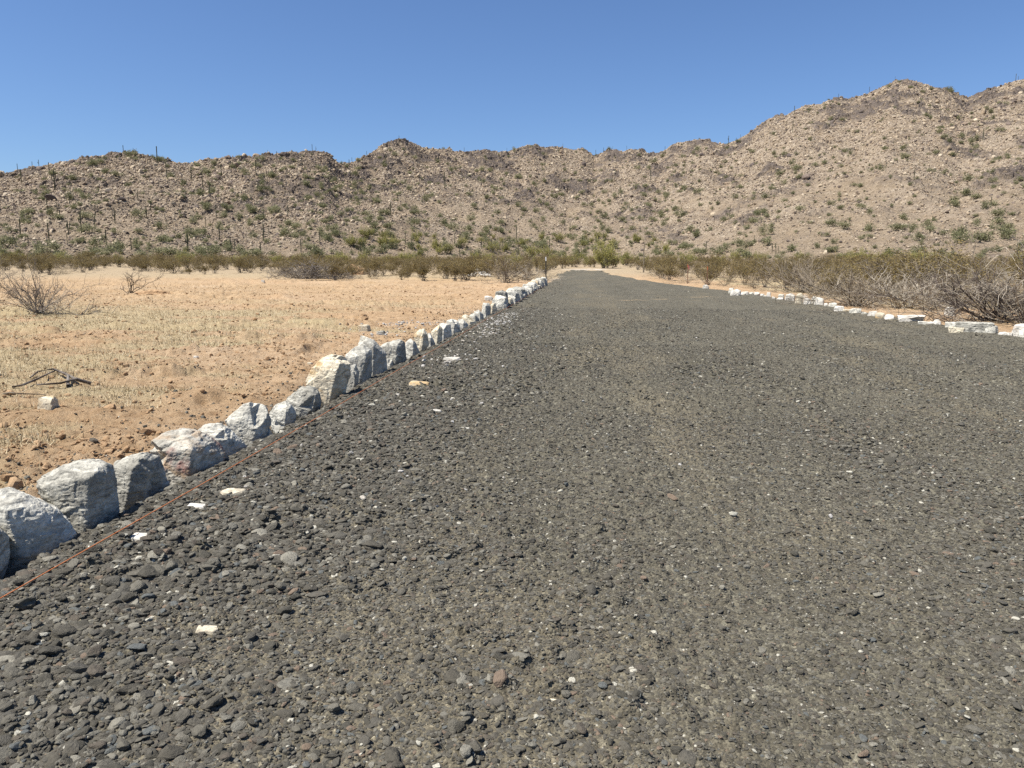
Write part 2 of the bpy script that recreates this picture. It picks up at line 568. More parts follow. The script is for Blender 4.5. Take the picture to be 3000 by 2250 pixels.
def berm_z(x, y):
    z = np.zeros_like(x)
    for A, B, w, h in BERMS:
        d = B[:2] - A[:2]
        L = np.hypot(*d)
        t = ((x - A[0]) * d[0] + (y - A[1]) * d[1]) / L
        q = ((x - A[0]) * -d[1] + (y - A[1]) * d[0]) / L
        m = (t > -1) & (t < L + 1) & (np.abs(q) < 6 * w)
        if not m.any():
            continue
        xm, ym, tm = x[m], y[m], t[m]
        qm = q[m] + w * 1.6 * fbm(xm / (3 * w), ym / (3 * w), 101, 4, 0.6)
        prof = np.where(qm < 0, np.exp(-(qm / (0.45 * w)) ** 2), np.exp(-(qm / (2.2 * w)) ** 2))
        end = sst(-0.8, 0.4, tm) * sst(L + 0.8, L - 0.4, tm)
        z[m] = np.maximum(z[m], h * prof * end * np.clip(0.75 + 0.9 * fbm(xm / (1.5 * w), ym / (1.5 * w), 103, 4, 0.6), 0.1, 1.5))
    return z


def ground_z(x, y):
    b = base(x, y)
    r = np.hypot(x, y)
    ins = road_in(x, y)
    g = grass_mask(x, y)
    out = sst(0.05, 0.7, -ins)
    fld = out * (1 - sst(80, 130, r))
    # low broken ledges left by the grader, about square to the view
    t = fbm(x / 9.0 + 5, y / 2.6, 51, 4, 0.55) * 2.6 + 0.25 * fbm(x / 0.9, y / 0.5, 53, 4)
    led = t - np.floor(t)
    ledm = sst(0.02, 0.3, fbm(x / 6.0, y / 3.0, 57, 3)) * sst(-2.9, -3.8, x)
    z = 0.11 * sst(0.70, 0.76, led) * (1 - sst(0.9, 1.0, led)) * ledm * 1.1
    z = z + 0.05 * fbm(x / 2.3, y / 1.2, 61, 5, 0.55) + 0.06 * fbm(x / 0.33, y / 0.22, 67, 4, 0.6) * (1 - 0.35 * g)
    f1, f2, cid, _, _ = cells(x / 0.16, y / 0.13, 71)
    clm = sst(0.05, 0.35, fbm(x / 1.9 + 40, y / 1.1, 73, 4)) * (1 - g)
    z = z + 0.045 * clm * (cid > 0.45) * sst(0.55, 0.15, f1) * cid
    z = z + 0.05 * fbm(x / 0.9, y / 0.45, 79, 4, 0.6) * sst(0.0, 0.5, fbm(x / 7.0, y / 4.0, 83, 3))
    z = (z + berm_z(x, y)) * fld
    z = z - 0.05 * np.exp(-((x + 2.55) / 0.3) ** 2) * (y > 0) * (y < 52)
    return b + z - 0.13 * sst(-0.35, 0.25, ins)


def ground_at(x, y):
    return float(ground_z(np.array([float(x)]), np.array([float(y)]))[0])


def road_z(x, y, detail=True):
    ins = road_in(x, y)
    z = base(x, y) + 0.035
    for xc, w, a in ((2.15, 0.16, 0.028), (5.3, 0.2, 0.032), (3.6, 0.3, 0.012), (0.15, 0.3, 0.014), (6.8, 0.2, 0.02)):
        wob = 0.25 * fbm(y / 5.0, y * 0 + xc, 7, 3)
        z = z + a * np.exp(-((x - xc - wob) / w) ** 2) * (0.35 + 0.9 * np.clip(fbm(x / 2 + xc, y / 3.0, 8, 3) + 0.35, 0, 1))
    z = z + 0.035 * fbm(x / 1.7, y / 3.2, 12, 4, 0.5)
    z = z + 0.03 * sst(-1.0, -2.1, x)                       # loose gravel banked against the boulders
    z = z + 0.035 * sst(6.9, 7.9, x)
    if detail:
        z0 = z
        r = np.hypot(x, y)
        f1, f2, cid, ox, oy = cells(x / 0.052, y / 0.052, 3)
        z = z + 0.012 * (cid > 0.25) * sst(0.6, 0.1, f1) * (0.4 + cid)
        f1, f2, cid, ox, oy = cells(x / 0.13, y / 0.13, 4)
        z = z + 0.022 * (cid > 0.55) * sst(0.5, 0.1, f1) * (0.3 + cid) * (0.5 + 0.8 * sst(-0.1, 0.4, fbm(x / 0.8, y / 1.2, 15, 3)))
        z = z + 0.012 * fbm(x / 0.35, y / 0.35, 13, 4, 0.6)
        z = z0 + (z - z0) * np.clip(14 / r, 0.3, 1)
    return z - 0.24 * sst(0.32, -0.12, ins)


# --- ground sheet: one polar grid round the camera's spot, fine in front, reaching past the hills
def make_ground():
    tc = -YAW
    az = [tc - R(47) + R(0.1) * i for i in range(941)]
    a = az[-1]
    k = 0
    rest = np.linspace(az[-1], az[0] + 2 * math.pi, 62)[1:-1]
    az = np.array(list(az) + list(rest))
    rr = [0.7]
    while rr[-1] < 150:
        rr.append(rr[-1] * 1.0062)
    while rr[-1] < 4500:
        rr.append(rr[-1] * 1.12)
    rr = np.array(rr)
    A, Rr = np.meshgrid(az, rr)
    x, y = (Rr * np.sin(A)).ravel(), (Rr * np.cos(A)).ravel()
    z = ground_z(x, y)
    hb = np.hypot(x, y)
    z = np.where(hb > 260, np.minimum(z, 3.6), z)
    g = grass_mask(x, y)
    far = sst(62, 95, hb)
    ins = road_in(x, y)
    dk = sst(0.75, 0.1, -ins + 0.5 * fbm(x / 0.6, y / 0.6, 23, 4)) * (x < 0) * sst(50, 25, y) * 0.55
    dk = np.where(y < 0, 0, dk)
    wt = 0.9 * sst(1.7, 0.5, np.hypot((x + 1.2 - 0.0) / 1.0, (y - 66) / 7.0)) + 0.8 * sst(2.2, 0.4, np.hypot((x - 0.9) / 2.2, (y - 108) / 4.0))
    V = np.stack([x, y, z], -1)
    F = grid_faces(len(rr), len(az), True)
    n0 = len(V)
    V = np.vstack([V, [[0, 0, float(z[:len(az)].mean())]]])
    cap = [(n0, (j + 1) % len(az), j) for j in range(len(az))]
    ex = lambda a, v: np.append(a, v)
    me = np_mesh('ground', V, F, [G_MAT], {'grass': ('FLOAT', 'POINT', ex(g, 0)), 'far': ('FLOAT', 'POINT', ex(far, 0)),
                                           'dark': ('FLOAT', 'POINT', ex(dk, 0)), 'white': ('FLOAT', 'POINT', ex(np.clip(wt * (fbm(x / 0.8, y / 1.5, 29, 4) > -0.1), 0, 1), 0))}, True)
    tag(obj('ground', me), 'sandy orange desert ground with straw coloured patches and broken low ledges', None, None, 'structure')


def make_road():
    xs = np.linspace(-3.1, 9.3, 760)
    ys = list(np.linspace(-5, 1.2, 60))
    while ys[-1] < 104:
        ys.append(ys[-1] + max(0.006, ys[-1] * 0.0046))
    ys = np.array(ys)
    X, Y = np.meshgrid(xs, ys)
    x, y = X.ravel(), Y.ravel()
    z = road_z(x, y)
    dust = sst(0.0, 0.45, fbm(x / 0.9 + 2, y / 2.2, 43, 4, 0.55) + 0.35 * np.exp(-((x - 0.75) / 0.75) ** 2) * sst(3, 9, y) - 0.1 + 0.5 * np.exp(-((x + 1.2) / 0.9) ** 2 - ((y - 2.6) / 0.55) ** 2) + 0.5 * fbm(x / 0.55, y / 14.0, 19, 4) * sst(-1.2, 0.0, x)) * 0.45
    ins = road_in(x, y)
    sand = sst(0.2, 0.0, ins) * 0.3 * sst(20, 50, y)
    for cx, cy, wx, wy in ((5.1, 32.5, 0.8, 0.35), (3.2, 31, 0.5, 0.25), (2.0, 30, 0.7, 0.2)):
        sand = np.maximum(sand, 0.7 * sst(1.0, 0.3, np.hypot((x - cx) / wx, (y - cy) / wy) + 0.5 * fbm(x / 0.2, y / 0.2, 47, 3)))
    me = np_mesh('gravel_road', np.stack([x, y, z], -1), grid_faces(len(ys), len(xs)), [ROAD_MAT],
                 {'dust': ('FLOAT', 'POINT', dust), 'sand': ('FLOAT', 'POINT', sand)}, False)
    tag(obj('gravel_road', me), 'straight dark grey gravel road running to the foot of the hills', None, None, 'structure')


def make_hills():
    tc = -YAW
    az = np.concatenate([np.arange(-54, -37, 0.3), np.arange(-37, 37, 0.068), np.arange(37, 54, 0.3)])
    az = tc + np.radians(az)
    t = np.linspace(0, 1, 520)
    th = az[None, :]
    Fo = np.interp(az, FT_T, FT_D)[None, :] - 14
    Do = np.interp(az, CR_T, CR_D)[None, :]
    tt = t[:, None]
    Rr = np.where(tt < 0.93, Fo + (Do + 6 - Fo) * (tt / 0.93), Do + 6 + ((tt - 0.93) / 0.07) ** 1.3 * 160)
    x, y = (Rr * np.sin(th)).ravel(), (Rr * np.cos(th)).ravel()
    h, rock, outc, cell, s = hill(x, y)
    z = base(x, y) + h - 0.12
    me = np_mesh('hills', np.stack([x, y, z], -1), grid_faces(len(t), len(az)), [HILL_MAT],
                 {'rock': ('FLOAT', 'POINT', rock), 'outcrop': ('FLOAT', 'POINT', outc), 'cell': ('FLOAT', 'POINT', cell)}, False)
    tag(obj('hills', me), 'tan rocky desert hills rising to a tall mountain, dotted with shrubs and cactus', None, None, 'structure')


def surf_z(x, y):
    x = np.atleast_1d(np.asarray(x, float))
    y = np.atleast_1d(np.asarray(y, float))
    h, *_, s = hill(x, y)
    return np.where(s > -0.03, np.maximum(base(x, y) + h - 0.12, ground_z(x, y)), ground_z(x, y))


def land(px, py):
    """The point of the terrain that the photograph shows at a pixel."""
    d = ray(px, py)
    t = np.arange(3.0, 620, 0.25)
    x, y, z = d[0] * t, d[1] * t, H + d[2] * t
    under = np.nonzero(z < surf_z(x, y))[0]
    if len(under) == 0:
        th = math.atan2(d[0], d[1])
        D = float(np.interp(th, CR_T, CR_D))
        X, Y = D * math.sin(th), D * math.cos(th)
        return np.array([X, Y, float(surf_z(X, Y)[0])])
    i = under[0]
    return np.array([x[i], y[i], float(surf_z(x[i], y[i])[0])])


make_ground()
make_road()
make_hills()

# ------------------------------------------------------------------ rocks
_ico = {}


def ico(level):
    if level not in _ico:
        bm = bmesh.new()
        bmesh.ops.create_icosphere(bm, subdivisions=level, radius=1.0)
        bm.verts.ensure_lookup_table()
        V = np.array([v.co[:] for v in bm.verts])
        V /= np.linalg.norm(V, axis=1)[:, None]
        F = np.array([[v.index for v in f.verts] for f in bm.faces])
        bm.free()
        _ico[level] = (V, F)
    return _ico[level]


def hull_planes(P):
    bm = bmesh.new()
    for p in P:
        bm.verts.new(p)
    bmesh.ops.convex_hull(bm, input=bm.verts)
    bm.normal_update()
    out = [(np.array(f.normal[:]), np.array(f.verts[0].co[:])) for f in bm.faces if f.calc_area() > 1e-9]
    bm.free()
    N = np.array([a for a, _ in out])
    d = np.array([a @ b for a, b in out])
    return N, d


def rock_from(P, level, seed, cuts=10, rough=0.05, p=110.0, fine=0.012, split=0):
    """A boulder: a many-sided body through the given corner points, chipped, with edges slightly worn."""
    rg = np.random.default_rng(seed)
    P = np.asarray(P, float)
    c = P.mean(0)
    Q = P - c
    N, d = hull_planes(Q)
    sgn = np.where(d < 0, -1, 1)[:, None]
    N, d = N * sgn, np.abs(d) + 1e-4
    size = np.linalg.norm(Q, axis=1).mean()
    ex = Q.max(0) - Q.min(0)
    for _ in range(cuts):
        n = rg.normal(size=3) / ex
        n /= np.linalg.norm(n)
        sup = (Q @ n).max()
        N = np.vstack([N, n])
        d = np.append(d, sup * rg.uniform(0.86, 0.99))
    V, F = ico(level)
    dirs = V * ex
    dirs = dirs / np.linalg.norm(dirs, axis=1)[:, None]
    def reach(N, d):
        k = np.clip((dirs @ N.T) / d[None, :], 0, None)
        return 1.0 / (np.power(np.power(k / k.max(1)[:, None], p).sum(1), 1 / p) * k.max(1))
    if split:                                                # blocks grown together: sharp arrises and re-entrant corners
        rs = []
        for _ in range(split):
            N2, d2 = N, d
            for _ in range(6):
                n = rg.normal(size=3) / ex
                n /= np.linalg.norm(n)
                N2 = np.vstack([N2, n])
                d2 = np.append(d2, (Q @ n).max() * rg.uniform(0.4, 0.88))
            rs.append(reach(N2, d2))
        r = np.max(rs, axis=0)
    else:
        r = reach(N, d)
    pos = dirs * r[:, None]
    q = pos / size
    st = np.array([1.0, 1.0, 2.6])
    disp = rough * size * (fbm3(q * 2.1 + seed, seed, 3) * 0.9 + 0.55 * (0.5 - np.abs(fbm3(q * st * 3.3 + seed * 2.0, seed + 3, 3))))
    if level >= 5:                                           # broken faces: stepped chips of two sizes
        for fq, am in ((1.5, 0.035), (3.9, 0.014)):
            n = fbm3(q * fq + 3.1 * seed, seed + 11, 3, 0.5) * 2.2
            fl = np.floor(n)
            disp = disp + am * size * (fl + sst(0.72, 1.0, n - fl) - n * 0.55)
        disp = disp + fine * size * fbm3(q * st * 11 + seed, seed + 7, 4, 0.6) * 1.6
    pos = pos + dirs * disp[:, None]
    return pos, F, c


def facing_plane(px, dist_x=None, base_px=None, back=0.0):
    """A vertical plane square to the view through a standing spot."""
    if dist_x is not None:
        d = ray(px, 1125)
        t = dist_x / d[0]
        P0 = np.array([dist_x, d[1] * t, 0.0])
    else:
        P0 = flat(*base_px)
    h = np.array([P0[0], P0[1], 0.0])
    n = h / np.linalg.norm(h)
    P0 = P0 + n * back
    return P0, n


def on_plane(px, py, P0, n):
    d = ray(px, py)
    t = ((P0 - CAM) @ n) / (d @ n)
    return CAM + d * t


def traced_rock(outline, ridge, mat, label, seed, level, dist_x=None, base_px=None, depth=0.8, name='boulder', group=None, cuts=20, rough=0.05, cat='boulder', fwd=1.0):
    xs = [a for a, _ in outline]
    w = max(xs) - min(xs)
    P0, n = facing_plane(sum(xs) / len(xs) if dist_x is None else (min(xs) + max(xs)) / 2, dist_x, base_px)
    dist = float(np.hypot(P0[0], P0[1]))
    wm = w / FPX * dist
    dp = wm * depth
    pts = [on_plane(a, b, P0, n) for a, b in outline]
    cx, cy = sum(xs) / len(xs), sum(b for _, b in outline) / len(outline)
    for a, b in outline:                                     # the far side, a little smaller
        pts.append(on_plane(cx + (a - cx) * 0.72, cy + (b - cy) * 0.8, P0, n) + n * dp * 0.5)
    for a, b in outline[::2]:
        pts.append(on_plane(cx + (a - cx) * 0.8, cy + (b - cy) * 0.8, P0, n) - n * dp * 0.12)
    for a, b in ridge:                                       # the edge where the sunny and the shaded face meet
        pts.append(on_plane(a, b, P0, n) - n * dp * 0.36 * fwd)
    pos, F, c = rock_from(pts, level, seed, cuts, rough, split=4)
    pos = pos * np.array([1.07, 1.07, 1.05])
    me = np_mesh(name, pos, F, [mat], None, False)
    o = obj(name, me, None, c)
    return tag(o, label, cat, group)


ROWG = 'boulders edging the road in a long row'
BOULD = [
    ([(-110, 1590), (-50, 1530), (0, 1545), (27, 1575), (22, 1650), (8, 1700), (0, 1730), (-90, 1760), (-140, 1680)], [(-20, 1560), (-30, 1740)], ROCK_G, 'grey boulder cut by the frame edge at the near end of the row', 0.9),
    ([(-60, 1450), (0, 1437), (54, 1444), (113, 1466), (172, 1498), (199, 1529), (221, 1575), (217, 1620), (199, 1650), (149, 1680), (90, 1705), (0, 1735), (-60, 1700)], [(70, 1490), (86, 1560), (84, 1700)], ROCK_W, 'round-shouldered white and grey boulder with a large dark shaded hollow, second from the near end', 0.9),
    ([(104, 1416), (136, 1394), (181, 1371), (253, 1355), (307, 1355), (335, 1367), (345, 1394), (350, 1570), (271, 1582), (217, 1575), (190, 1520), (150, 1480), (120, 1450)], [(258, 1380), (243, 1480), (250, 1570)], ROCK_G, 'streaky grey boulder with a blunt bulging top beside the first sandy gap', 0.8),
    ([(323, 1358), (384, 1331), (434, 1324), (466, 1344), (479, 1380), (502, 1439), (497, 1495), (434, 1540), (362, 1570), (330, 1575), (328, 1390)], [(400, 1352), (372, 1440), (345, 1560)], ROCK_G, 'rough dark grey boulder with a pointed crest leaning on the streaky blunt boulder', 0.8),
    ([(411, 1319), (452, 1290), (488, 1267), (533, 1258), (583, 1267), (606, 1279), (650, 1310), (668, 1353), (651, 1420), (588, 1455), (538, 1462), (502, 1412), (475, 1344)], [(560, 1300), (545, 1380), (545, 1458)], ROCK_R, 'large boulder with a dark red stained top and a flat shaded grey face', 0.85),
    ([(574, 1263), (601, 1245), (642, 1242), (669, 1254), (692, 1281), (719, 1303), (732, 1345), (710, 1372), (669, 1390), (642, 1400), (600, 1390), (590, 1300)], [(640, 1262), (655, 1330), (655, 1390)], ROCK_W, 'pale boulder with a sloping top half hidden behind the red stained one', 0.8),
    ([(658, 1236), (678, 1222), (705, 1208), (715, 1186), (735, 1180), (765, 1186), (787, 1199), (796, 1222), (791, 1258), (787, 1305), (769, 1338), (741, 1352), (710, 1330), (680, 1281)], [(750, 1215), (735, 1290), (742, 1345)], ROCK_W, 'bright white two-humped boulder cracked down its sunny face', 0.85),
    ([(787, 1254), (805, 1281), (814, 1320), (787, 1350), (764, 1348), (778, 1299)], [(795, 1290), (792, 1345)], ROCK_W, 'thin pale wedge of rock at the foot of the white two-humped boulder', 0.6),
    ([(791, 1208), (809, 1186), (836, 1175), (859, 1186), (868, 1218), (866, 1245), (836, 1272), (809, 1286), (796, 1254), (789, 1231)], [(842, 1195), (838, 1225), (818, 1280)], ROCK_W, 'squat round white boulder between the two-humped and the slab-topped grey one', 0.85),
    ([(836, 1173), (885, 1132), (913, 1132), (938, 1148), (942, 1201), (930, 1228), (897, 1242), (868, 1246), (858, 1200)], [(918, 1158), (888, 1190), (880, 1240)], ROCK_G, 'grey boulder with a smooth slanting top and a square shaded end', 0.9),
    ([(889, 1120), (913, 1079), (942, 1051), (974, 1038), (1003, 1040), (1023, 1057), (1025, 1103), (1007, 1172), (966, 1198), (942, 1190), (934, 1152), (912, 1142)], [(988, 1062), (972, 1120), (966, 1190)], ROCK_T, 'tall cream boulder with ochre streaks on its broad sunny face', 0.8),
    ([(1020, 1071), (1041, 1067), (1052, 1091), (1050, 1140), (1030, 1168), (1005, 1172), (1012, 1112)], [(1040, 1080), (1035, 1165)], ROCK_W, 'narrow upright rock wedged between the cream boulder and the hollowed one', 0.7),
    ([(1011, 1042), (1043, 1016), (1072, 1012), (1088, 1030), (1090, 1095), (1076, 1142), (1047, 1150), (1030, 1080)], [(1068, 1040), (1074, 1080), (1064, 1142)], ROCK_W, 'hollow-fronted pale boulder leaning against the tallest pointed one', 0.7),
    ([(1045, 1010), (1054, 981), (1096, 996), (1107, 1018), (1133, 1038), (1135, 1095), (1088, 1126), (1075, 1063)], [(1094, 1012), (1092, 1060), (1090, 1120)], ROCK_W, 'tallest boulder in the row, rising to a bright white point', 0.8),
    ([(1107, 1016), (1141, 1002), (1178, 992), (1188, 1004), (1190, 1063), (1157, 1087), (1129, 1099), (1125, 1055)], [(1162, 1008), (1156, 1085)], ROCK_G, 'blocky flat-topped boulder with a smooth dark end face just past the tallest one', 0.8),
    ([(1133, 1051), (1149, 1055), (1155, 1087), (1140, 1098), (1128, 1096)], [(1144, 1062), (1142, 1094)], ROCK_W, 'small sharp chip of rock at the foot of the blocky flat-topped boulder', 0.7),
    ([(1188, 1000), (1206, 990), (1218, 1004), (1231, 1038), (1208, 1058), (1188, 1050)], [(1210, 1006), (1208, 1052)], ROCK_W, 'rounded pale boulder just beyond the blocky flat-topped one', 0.9),
    ([(1212, 985), (1225, 966), (1241, 963), (1254, 978), (1257, 1010), (1240, 1036), (1225, 1036)], [(1240, 980), (1236, 1030)], ROCK_T, 'warm cream boulder with a peaked top and a hollow under it', 0.9),
    ([(1247, 981), (1260, 976), (1277, 1012), (1277, 1030), (1256, 1036), (1243, 1012)], [(1264, 990), (1262, 1030)], ROCK_W, 'slender grey-white slab standing on edge beside the peaked cream boulder', 0.9),
    ([(1262, 972), (1276, 962), (1287, 952), (1298, 965), (1294, 1006), (1279, 1026), (1265, 1000)], [(1284, 965), (1280, 1020)], ROCK_T, 'brown-grey angular boulder behind the slender slab', 0.9),
    ([(1284, 950), (1297, 944), (1320, 950), (1324, 996), (1300, 1016), (1289, 985)], [(1300, 953), (1298, 1010)], ROCK_W, 'square-shouldered boulder with a nearly black shaded side', 0.9),
    ([(1306, 940), (1327, 934), (1342, 937), (1350, 969), (1342, 994), (1324, 1003), (1318, 960)], [(1332, 942), (1330, 1000)], ROCK_W, 'smooth white boulder next to the square-shouldered one', 0.9),
    ([(1341, 936), (1356, 935), (1372, 951), (1376, 972), (1360, 985), (1347, 975)], [(1360, 942), (1356, 982)], ROCK_W, 'bright white wedge boulder sloping down toward the road', 0.9),
    ([(1351, 928), (1365, 921), (1376, 927), (1394, 943), (1396, 962), (1377, 971), (1362, 955)], [(1378, 934), (1376, 966)], ROCK_T, 'pinkish round-topped boulder where the white crushed rock starts', 0.9),
    ([(1374, 922), (1388, 917), (1404, 934), (1406, 958), (1390, 964), (1378, 945)], [(1392, 925), (1392, 960)], ROCK_W, 'white boulder with a rough face above the white crushed rock', 0.9),
    ([(1388, 912), (1402, 908), (1416, 922), (1419, 950), (1402, 958), (1392, 940)], [(1406, 915), (1406, 952)], ROCK_W, 'pale boulder before the paired tall dark-sided stones', 0.9),
    ([(1414, 888), (1434, 886), (1438, 896), (1436, 940), (1420, 948), (1410, 920)], [(1422, 892), (1424, 944)], ROCK_W, 'first of the paired tall stones with a flat charcoal side', 1.0),
    ([(1434, 896), (1450, 887), (1459, 915), (1456, 932), (1438, 940)], [(1442, 894), (1440, 936)], ROCK_T, 'second of the paired tall stones, triangular with a charcoal side', 1.0),
]
for i, (ol, rd, mt, lb, dp) in enumerate(BOULD):
    xm = (min(a for a, _ in ol) + max(a for a, _ in ol)) / 2
    lev = 6 if i < 11 else 5
    traced_rock(ol, rd, mt, lb, 100 + i, lev, dist_x=-2.6 if i < 16 else -2.54, depth=dp, group=ROWG, rough=0.035)

# further stones of the row as far as the steel post, drawn together so they touch
ypos = 0.0
post = flat(1599, 836)
yy = float(facing_plane(1462, -2.5)[0][1]) + 0.25
far_rocks = []
while yy < post[1] - 0.2:
    ln = rnd.uniform(0.5, 1.0)
    far_rocks.append((yy + ln / 2, ln))
    yy += ln * 0.92
ordin = ['first', 'second', 'third', 'fourth', 'fifth', 'sixth', 'seventh', 'eighth', 'ninth', 'tenth', 'eleventh', 'twelfth', 'thirteenth', 'fourteenth', 'fifteenth', 'sixteenth',
         'seventeenth', 'eighteenth', 'nineteenth', 'twentieth']


def nth(i):
    if i < 20:
        return ordin[i]
    tens = {2: 'twenty', 3: 'thirty', 4: 'forty', 5: 'fifty', 6: 'sixty', 7: 'seventy', 8: 'eighty', 9: 'ninety'}
    n = i + 1
    if n > 99:
        return 'hundred-and-' + nth(n - 101) if n > 100 else 'hundredth'
    t, u = divmod(n, 10)
    if u == 0:
        return {'twenty': 'twentieth', 'thirty': 'thirtieth', 'forty': 'fortieth', 'fifty': 'fiftieth', 'sixty': 'sixtieth', 'seventy': 'seventieth', 'eighty': 'eightieth', 'ninety': 'ninetieth'}[tens[t]]
    return tens[t] + '-' + ordin[u - 1]


def block_points(w, d, h, rg):
    P = []
    for sx in (-1, 1):
        for sy in (-1, 1):
            for sz in (0, 1):
                k = rg.uniform(0.55, 1.0) if sz else rg.uniform(0.85, 1.05)
                P.append((sx * w / 2 * k, sy * d / 2 * (rg.uniform(0.55, 1.0) if sz else 1), (h * rg.uniform(0.72, 1.0) if sz else -0.12)))
    P.append((rg.uniform(-.3, .3) * w, rg.uniform(-.3, .3) * d, h))
    for _ in range(4):
        a = rg.uniform(0, 6.28)
        P.append((math.cos(a) * w * 0.55, math.sin(a) * d * 0.55, h * rg.uniform(0.15, 0.6)))
    return P


fr = list(reversed(far_rocks))
for k, (yc, ln) in enumerate(fr):
    rg = np.random.default_rng(500 + k)
    t = rg.random()
    h = rg.uniform(0.36, 0.62) * (1.18 if rg.random() < 0.18 else 1.0)
    w = rg.uniform(0.42, 0.7)
    pos, F, c = rock_from(block_points(w, ln * 1.12, h, rg), 5, 700 + k, 6, 0.05, split=3)
    mt, cw = (ROCK_W, 'white') if t < 0.62 else ((ROCK_T, 'cream') if t < 0.8 else (ROCK_G, 'grey'))
    o = obj('boulder', np_mesh('boulder', pos, F, [mt]), None, (-2.55 + rg.uniform(-.08, .05) + c[0], yc + c[1], ground_at(-2.6, yc) + 0.03 + c[2]))
    sh = 'tall' if h > 0.58 else ('low' if h < 0.45 else 'middling')
    tag(o, f'{sh} {cw} boulder, {nth(k)} in the row counting back from the steel post', 'boulder', ROWG)

# stones edging the other side of the road, and lone stones
RIGHTG = 'white stones edging the far side of the road'
RIGHT = [(2056, 2079, 836, 847, 'white flat stone lying at the foot of the orange stake'),
         (2134, 2151, 844, 862, 'peaked white stone that starts the broken line past the stake'), (2138, 2171, 850, 868, 'wide white stone at the start of the broken line'),
         (2170, 2193, 855, 867, 'small white stone just after the wide starting one'), (2192, 2208, 857, 866, 'dull grey stone between small white ones near the line start'),
         (2208, 2227, 857, 867, 'low white stone sunk in gravel near the line start'), (2226, 2240, 862, 870, 'little white chip before the sandy dip in the line'),
         (2235, 2250, 866, 873, 'small white chip after the sandy dip'), (2245, 2259, 859, 872, 'upright little white stone after the sandy dip'),
         (2260, 2272, 870, 880, 'grey-white pebble-like stone just before the big cluster'), (2279, 2297, 862, 879, 'white stone with a dark shaded end opening the big cluster'),
         (2272, 2298, 874, 884, 'small flat stone in front of the big cluster'), (2296, 2329, 860, 886, 'broad bright white boulder in the big cluster'),
         (2328, 2354, 857, 894, 'tallest rounded cream boulder of the big cluster'), (2352, 2367, 866, 875, 'small tilted white stone behind the tallest cluster boulder'),
         (2352, 2376, 876, 897, 'white rock at the foot of the tallest cluster boulder'), (2376, 2393, 872, 894, 'narrow white rock next to the last big cluster rock'),
         (2386, 2415, 872, 898, 'last big white rock of the cluster'), (2413, 2428, 890, 902, 'small stone just beyond the big cluster'),
         (2428, 2453, 889, 903, 'low white stone below the orange sand bank'), (2444, 2473, 899, 917, 'white stone with a grey end below the sand bank'),
         (2471, 2491, 908, 918, 'little cream stone below the sand bank'), (2487, 2524, 906, 924, 'long low white stone before the evenly spaced blocks'),
         (2524, 2541, 916, 928, 'small grey block among the evenly spaced blocks'), (2540, 2569, 912, 934, 'squarish pinkish-white block of the evenly spaced run'),
         (2565, 2592, 920, 940, 'tan earthy block of the evenly spaced run'), (2590, 2619, 922, 944, 'white block with a shaded end closing the evenly spaced run'),
         (2635, 2700, 929, 951, 'large flat-topped white slab half covered by dark gravel'), (2692, 2720, 946, 959, 'small white lump against the large flat-topped slab'),
         (2718, 2754, 946, 960, 'flat white stone in front of a dark wedge stone'), (2735, 2753, 939, 950, 'dark grey wedge stone behind the flat white one'),
         (2772, 2802, 949, 968, 'white stone with a notched dark side before the long slab'), (2783, 2818, 964, 982, 'thin tan flagstone lying in front of the long slab'),
         (2810, 2895, 952, 984, 'long grey slab propped up with a black gap beneath'), (2878, 2917, 959, 986, 'white-topped end block of the long propped slab'),
         (2925, 2964, 978, 992, 'low white stone before the squared block at the frame edge'), (2964, 3012, 960, 993, 'squared block with a white top and shaded brown face'),
         (2984, 3020, 976, 998, 'white chunk at the foot of the squared block'), (2764, 2796, 906, 925, 'pale rock half hidden under the big arching dead bush')]
for k, (x0, x1, y0, y1, lb) in enumerate(RIGHT):
    rg = np.random.default_rng(900 + k)
    P0 = flat((x0 + x1) / 2, y1)
    dist = np.hypot(P0[0], P0[1])
    n = np.array([P0[0], P0[1], 0]) / dist
    w = (x1 - x0) / FPX * dist
    h = (y1 - y0) / FPX * dist * 0.98
    d = w * rg.uniform(0.6, 0.9)
    P0 = P0 + n * d * 0.45
    P = block_points(w * rg.uniform(0.8, 0.95), d, h * rg.uniform(0.85, 1.05), rg)
    if 'slab' in lb and 'end block' not in lb or 'flagstone' in lb:
        P = [(a, b, max(c, -0.1) if c > 0 else -0.05) for a, b, c in P] + [(sx * w * .5, sy * d * .45, h * 0.95) for sx in (-1, 1) for sy in (-1, 1)]
    pos, F, c = rock_from(P, 5 if x1 - x0 > 30 else 4, 950 + k, 8, 0.09, split=3)
    mt = ROCK_T if ('tan' in lb or 'cream' in lb) else (ROCK_G if ('grey' in lb and 'white' not in lb) else (ROCK_W if k % 3 == 1 else ROCK_P))
    ang = math.atan2(n[0], n[1])
    ca, sa = math.cos(-ang), math.sin(-ang)
    cw = np.array([c[0] * ca - c[1] * sa, c[0] * sa + c[1] * ca, c[2]])
    o = obj('edging_stone', np_mesh('edging_stone', pos, F, [mt]), None, (P0[0] + cw[0], P0[1] + cw[1], max(ground_at(P0[0], P0[1]) + 0.05, 0.02) + cw[2]), -ang)
    tag(o, lb, 'stone', RIGHTG)

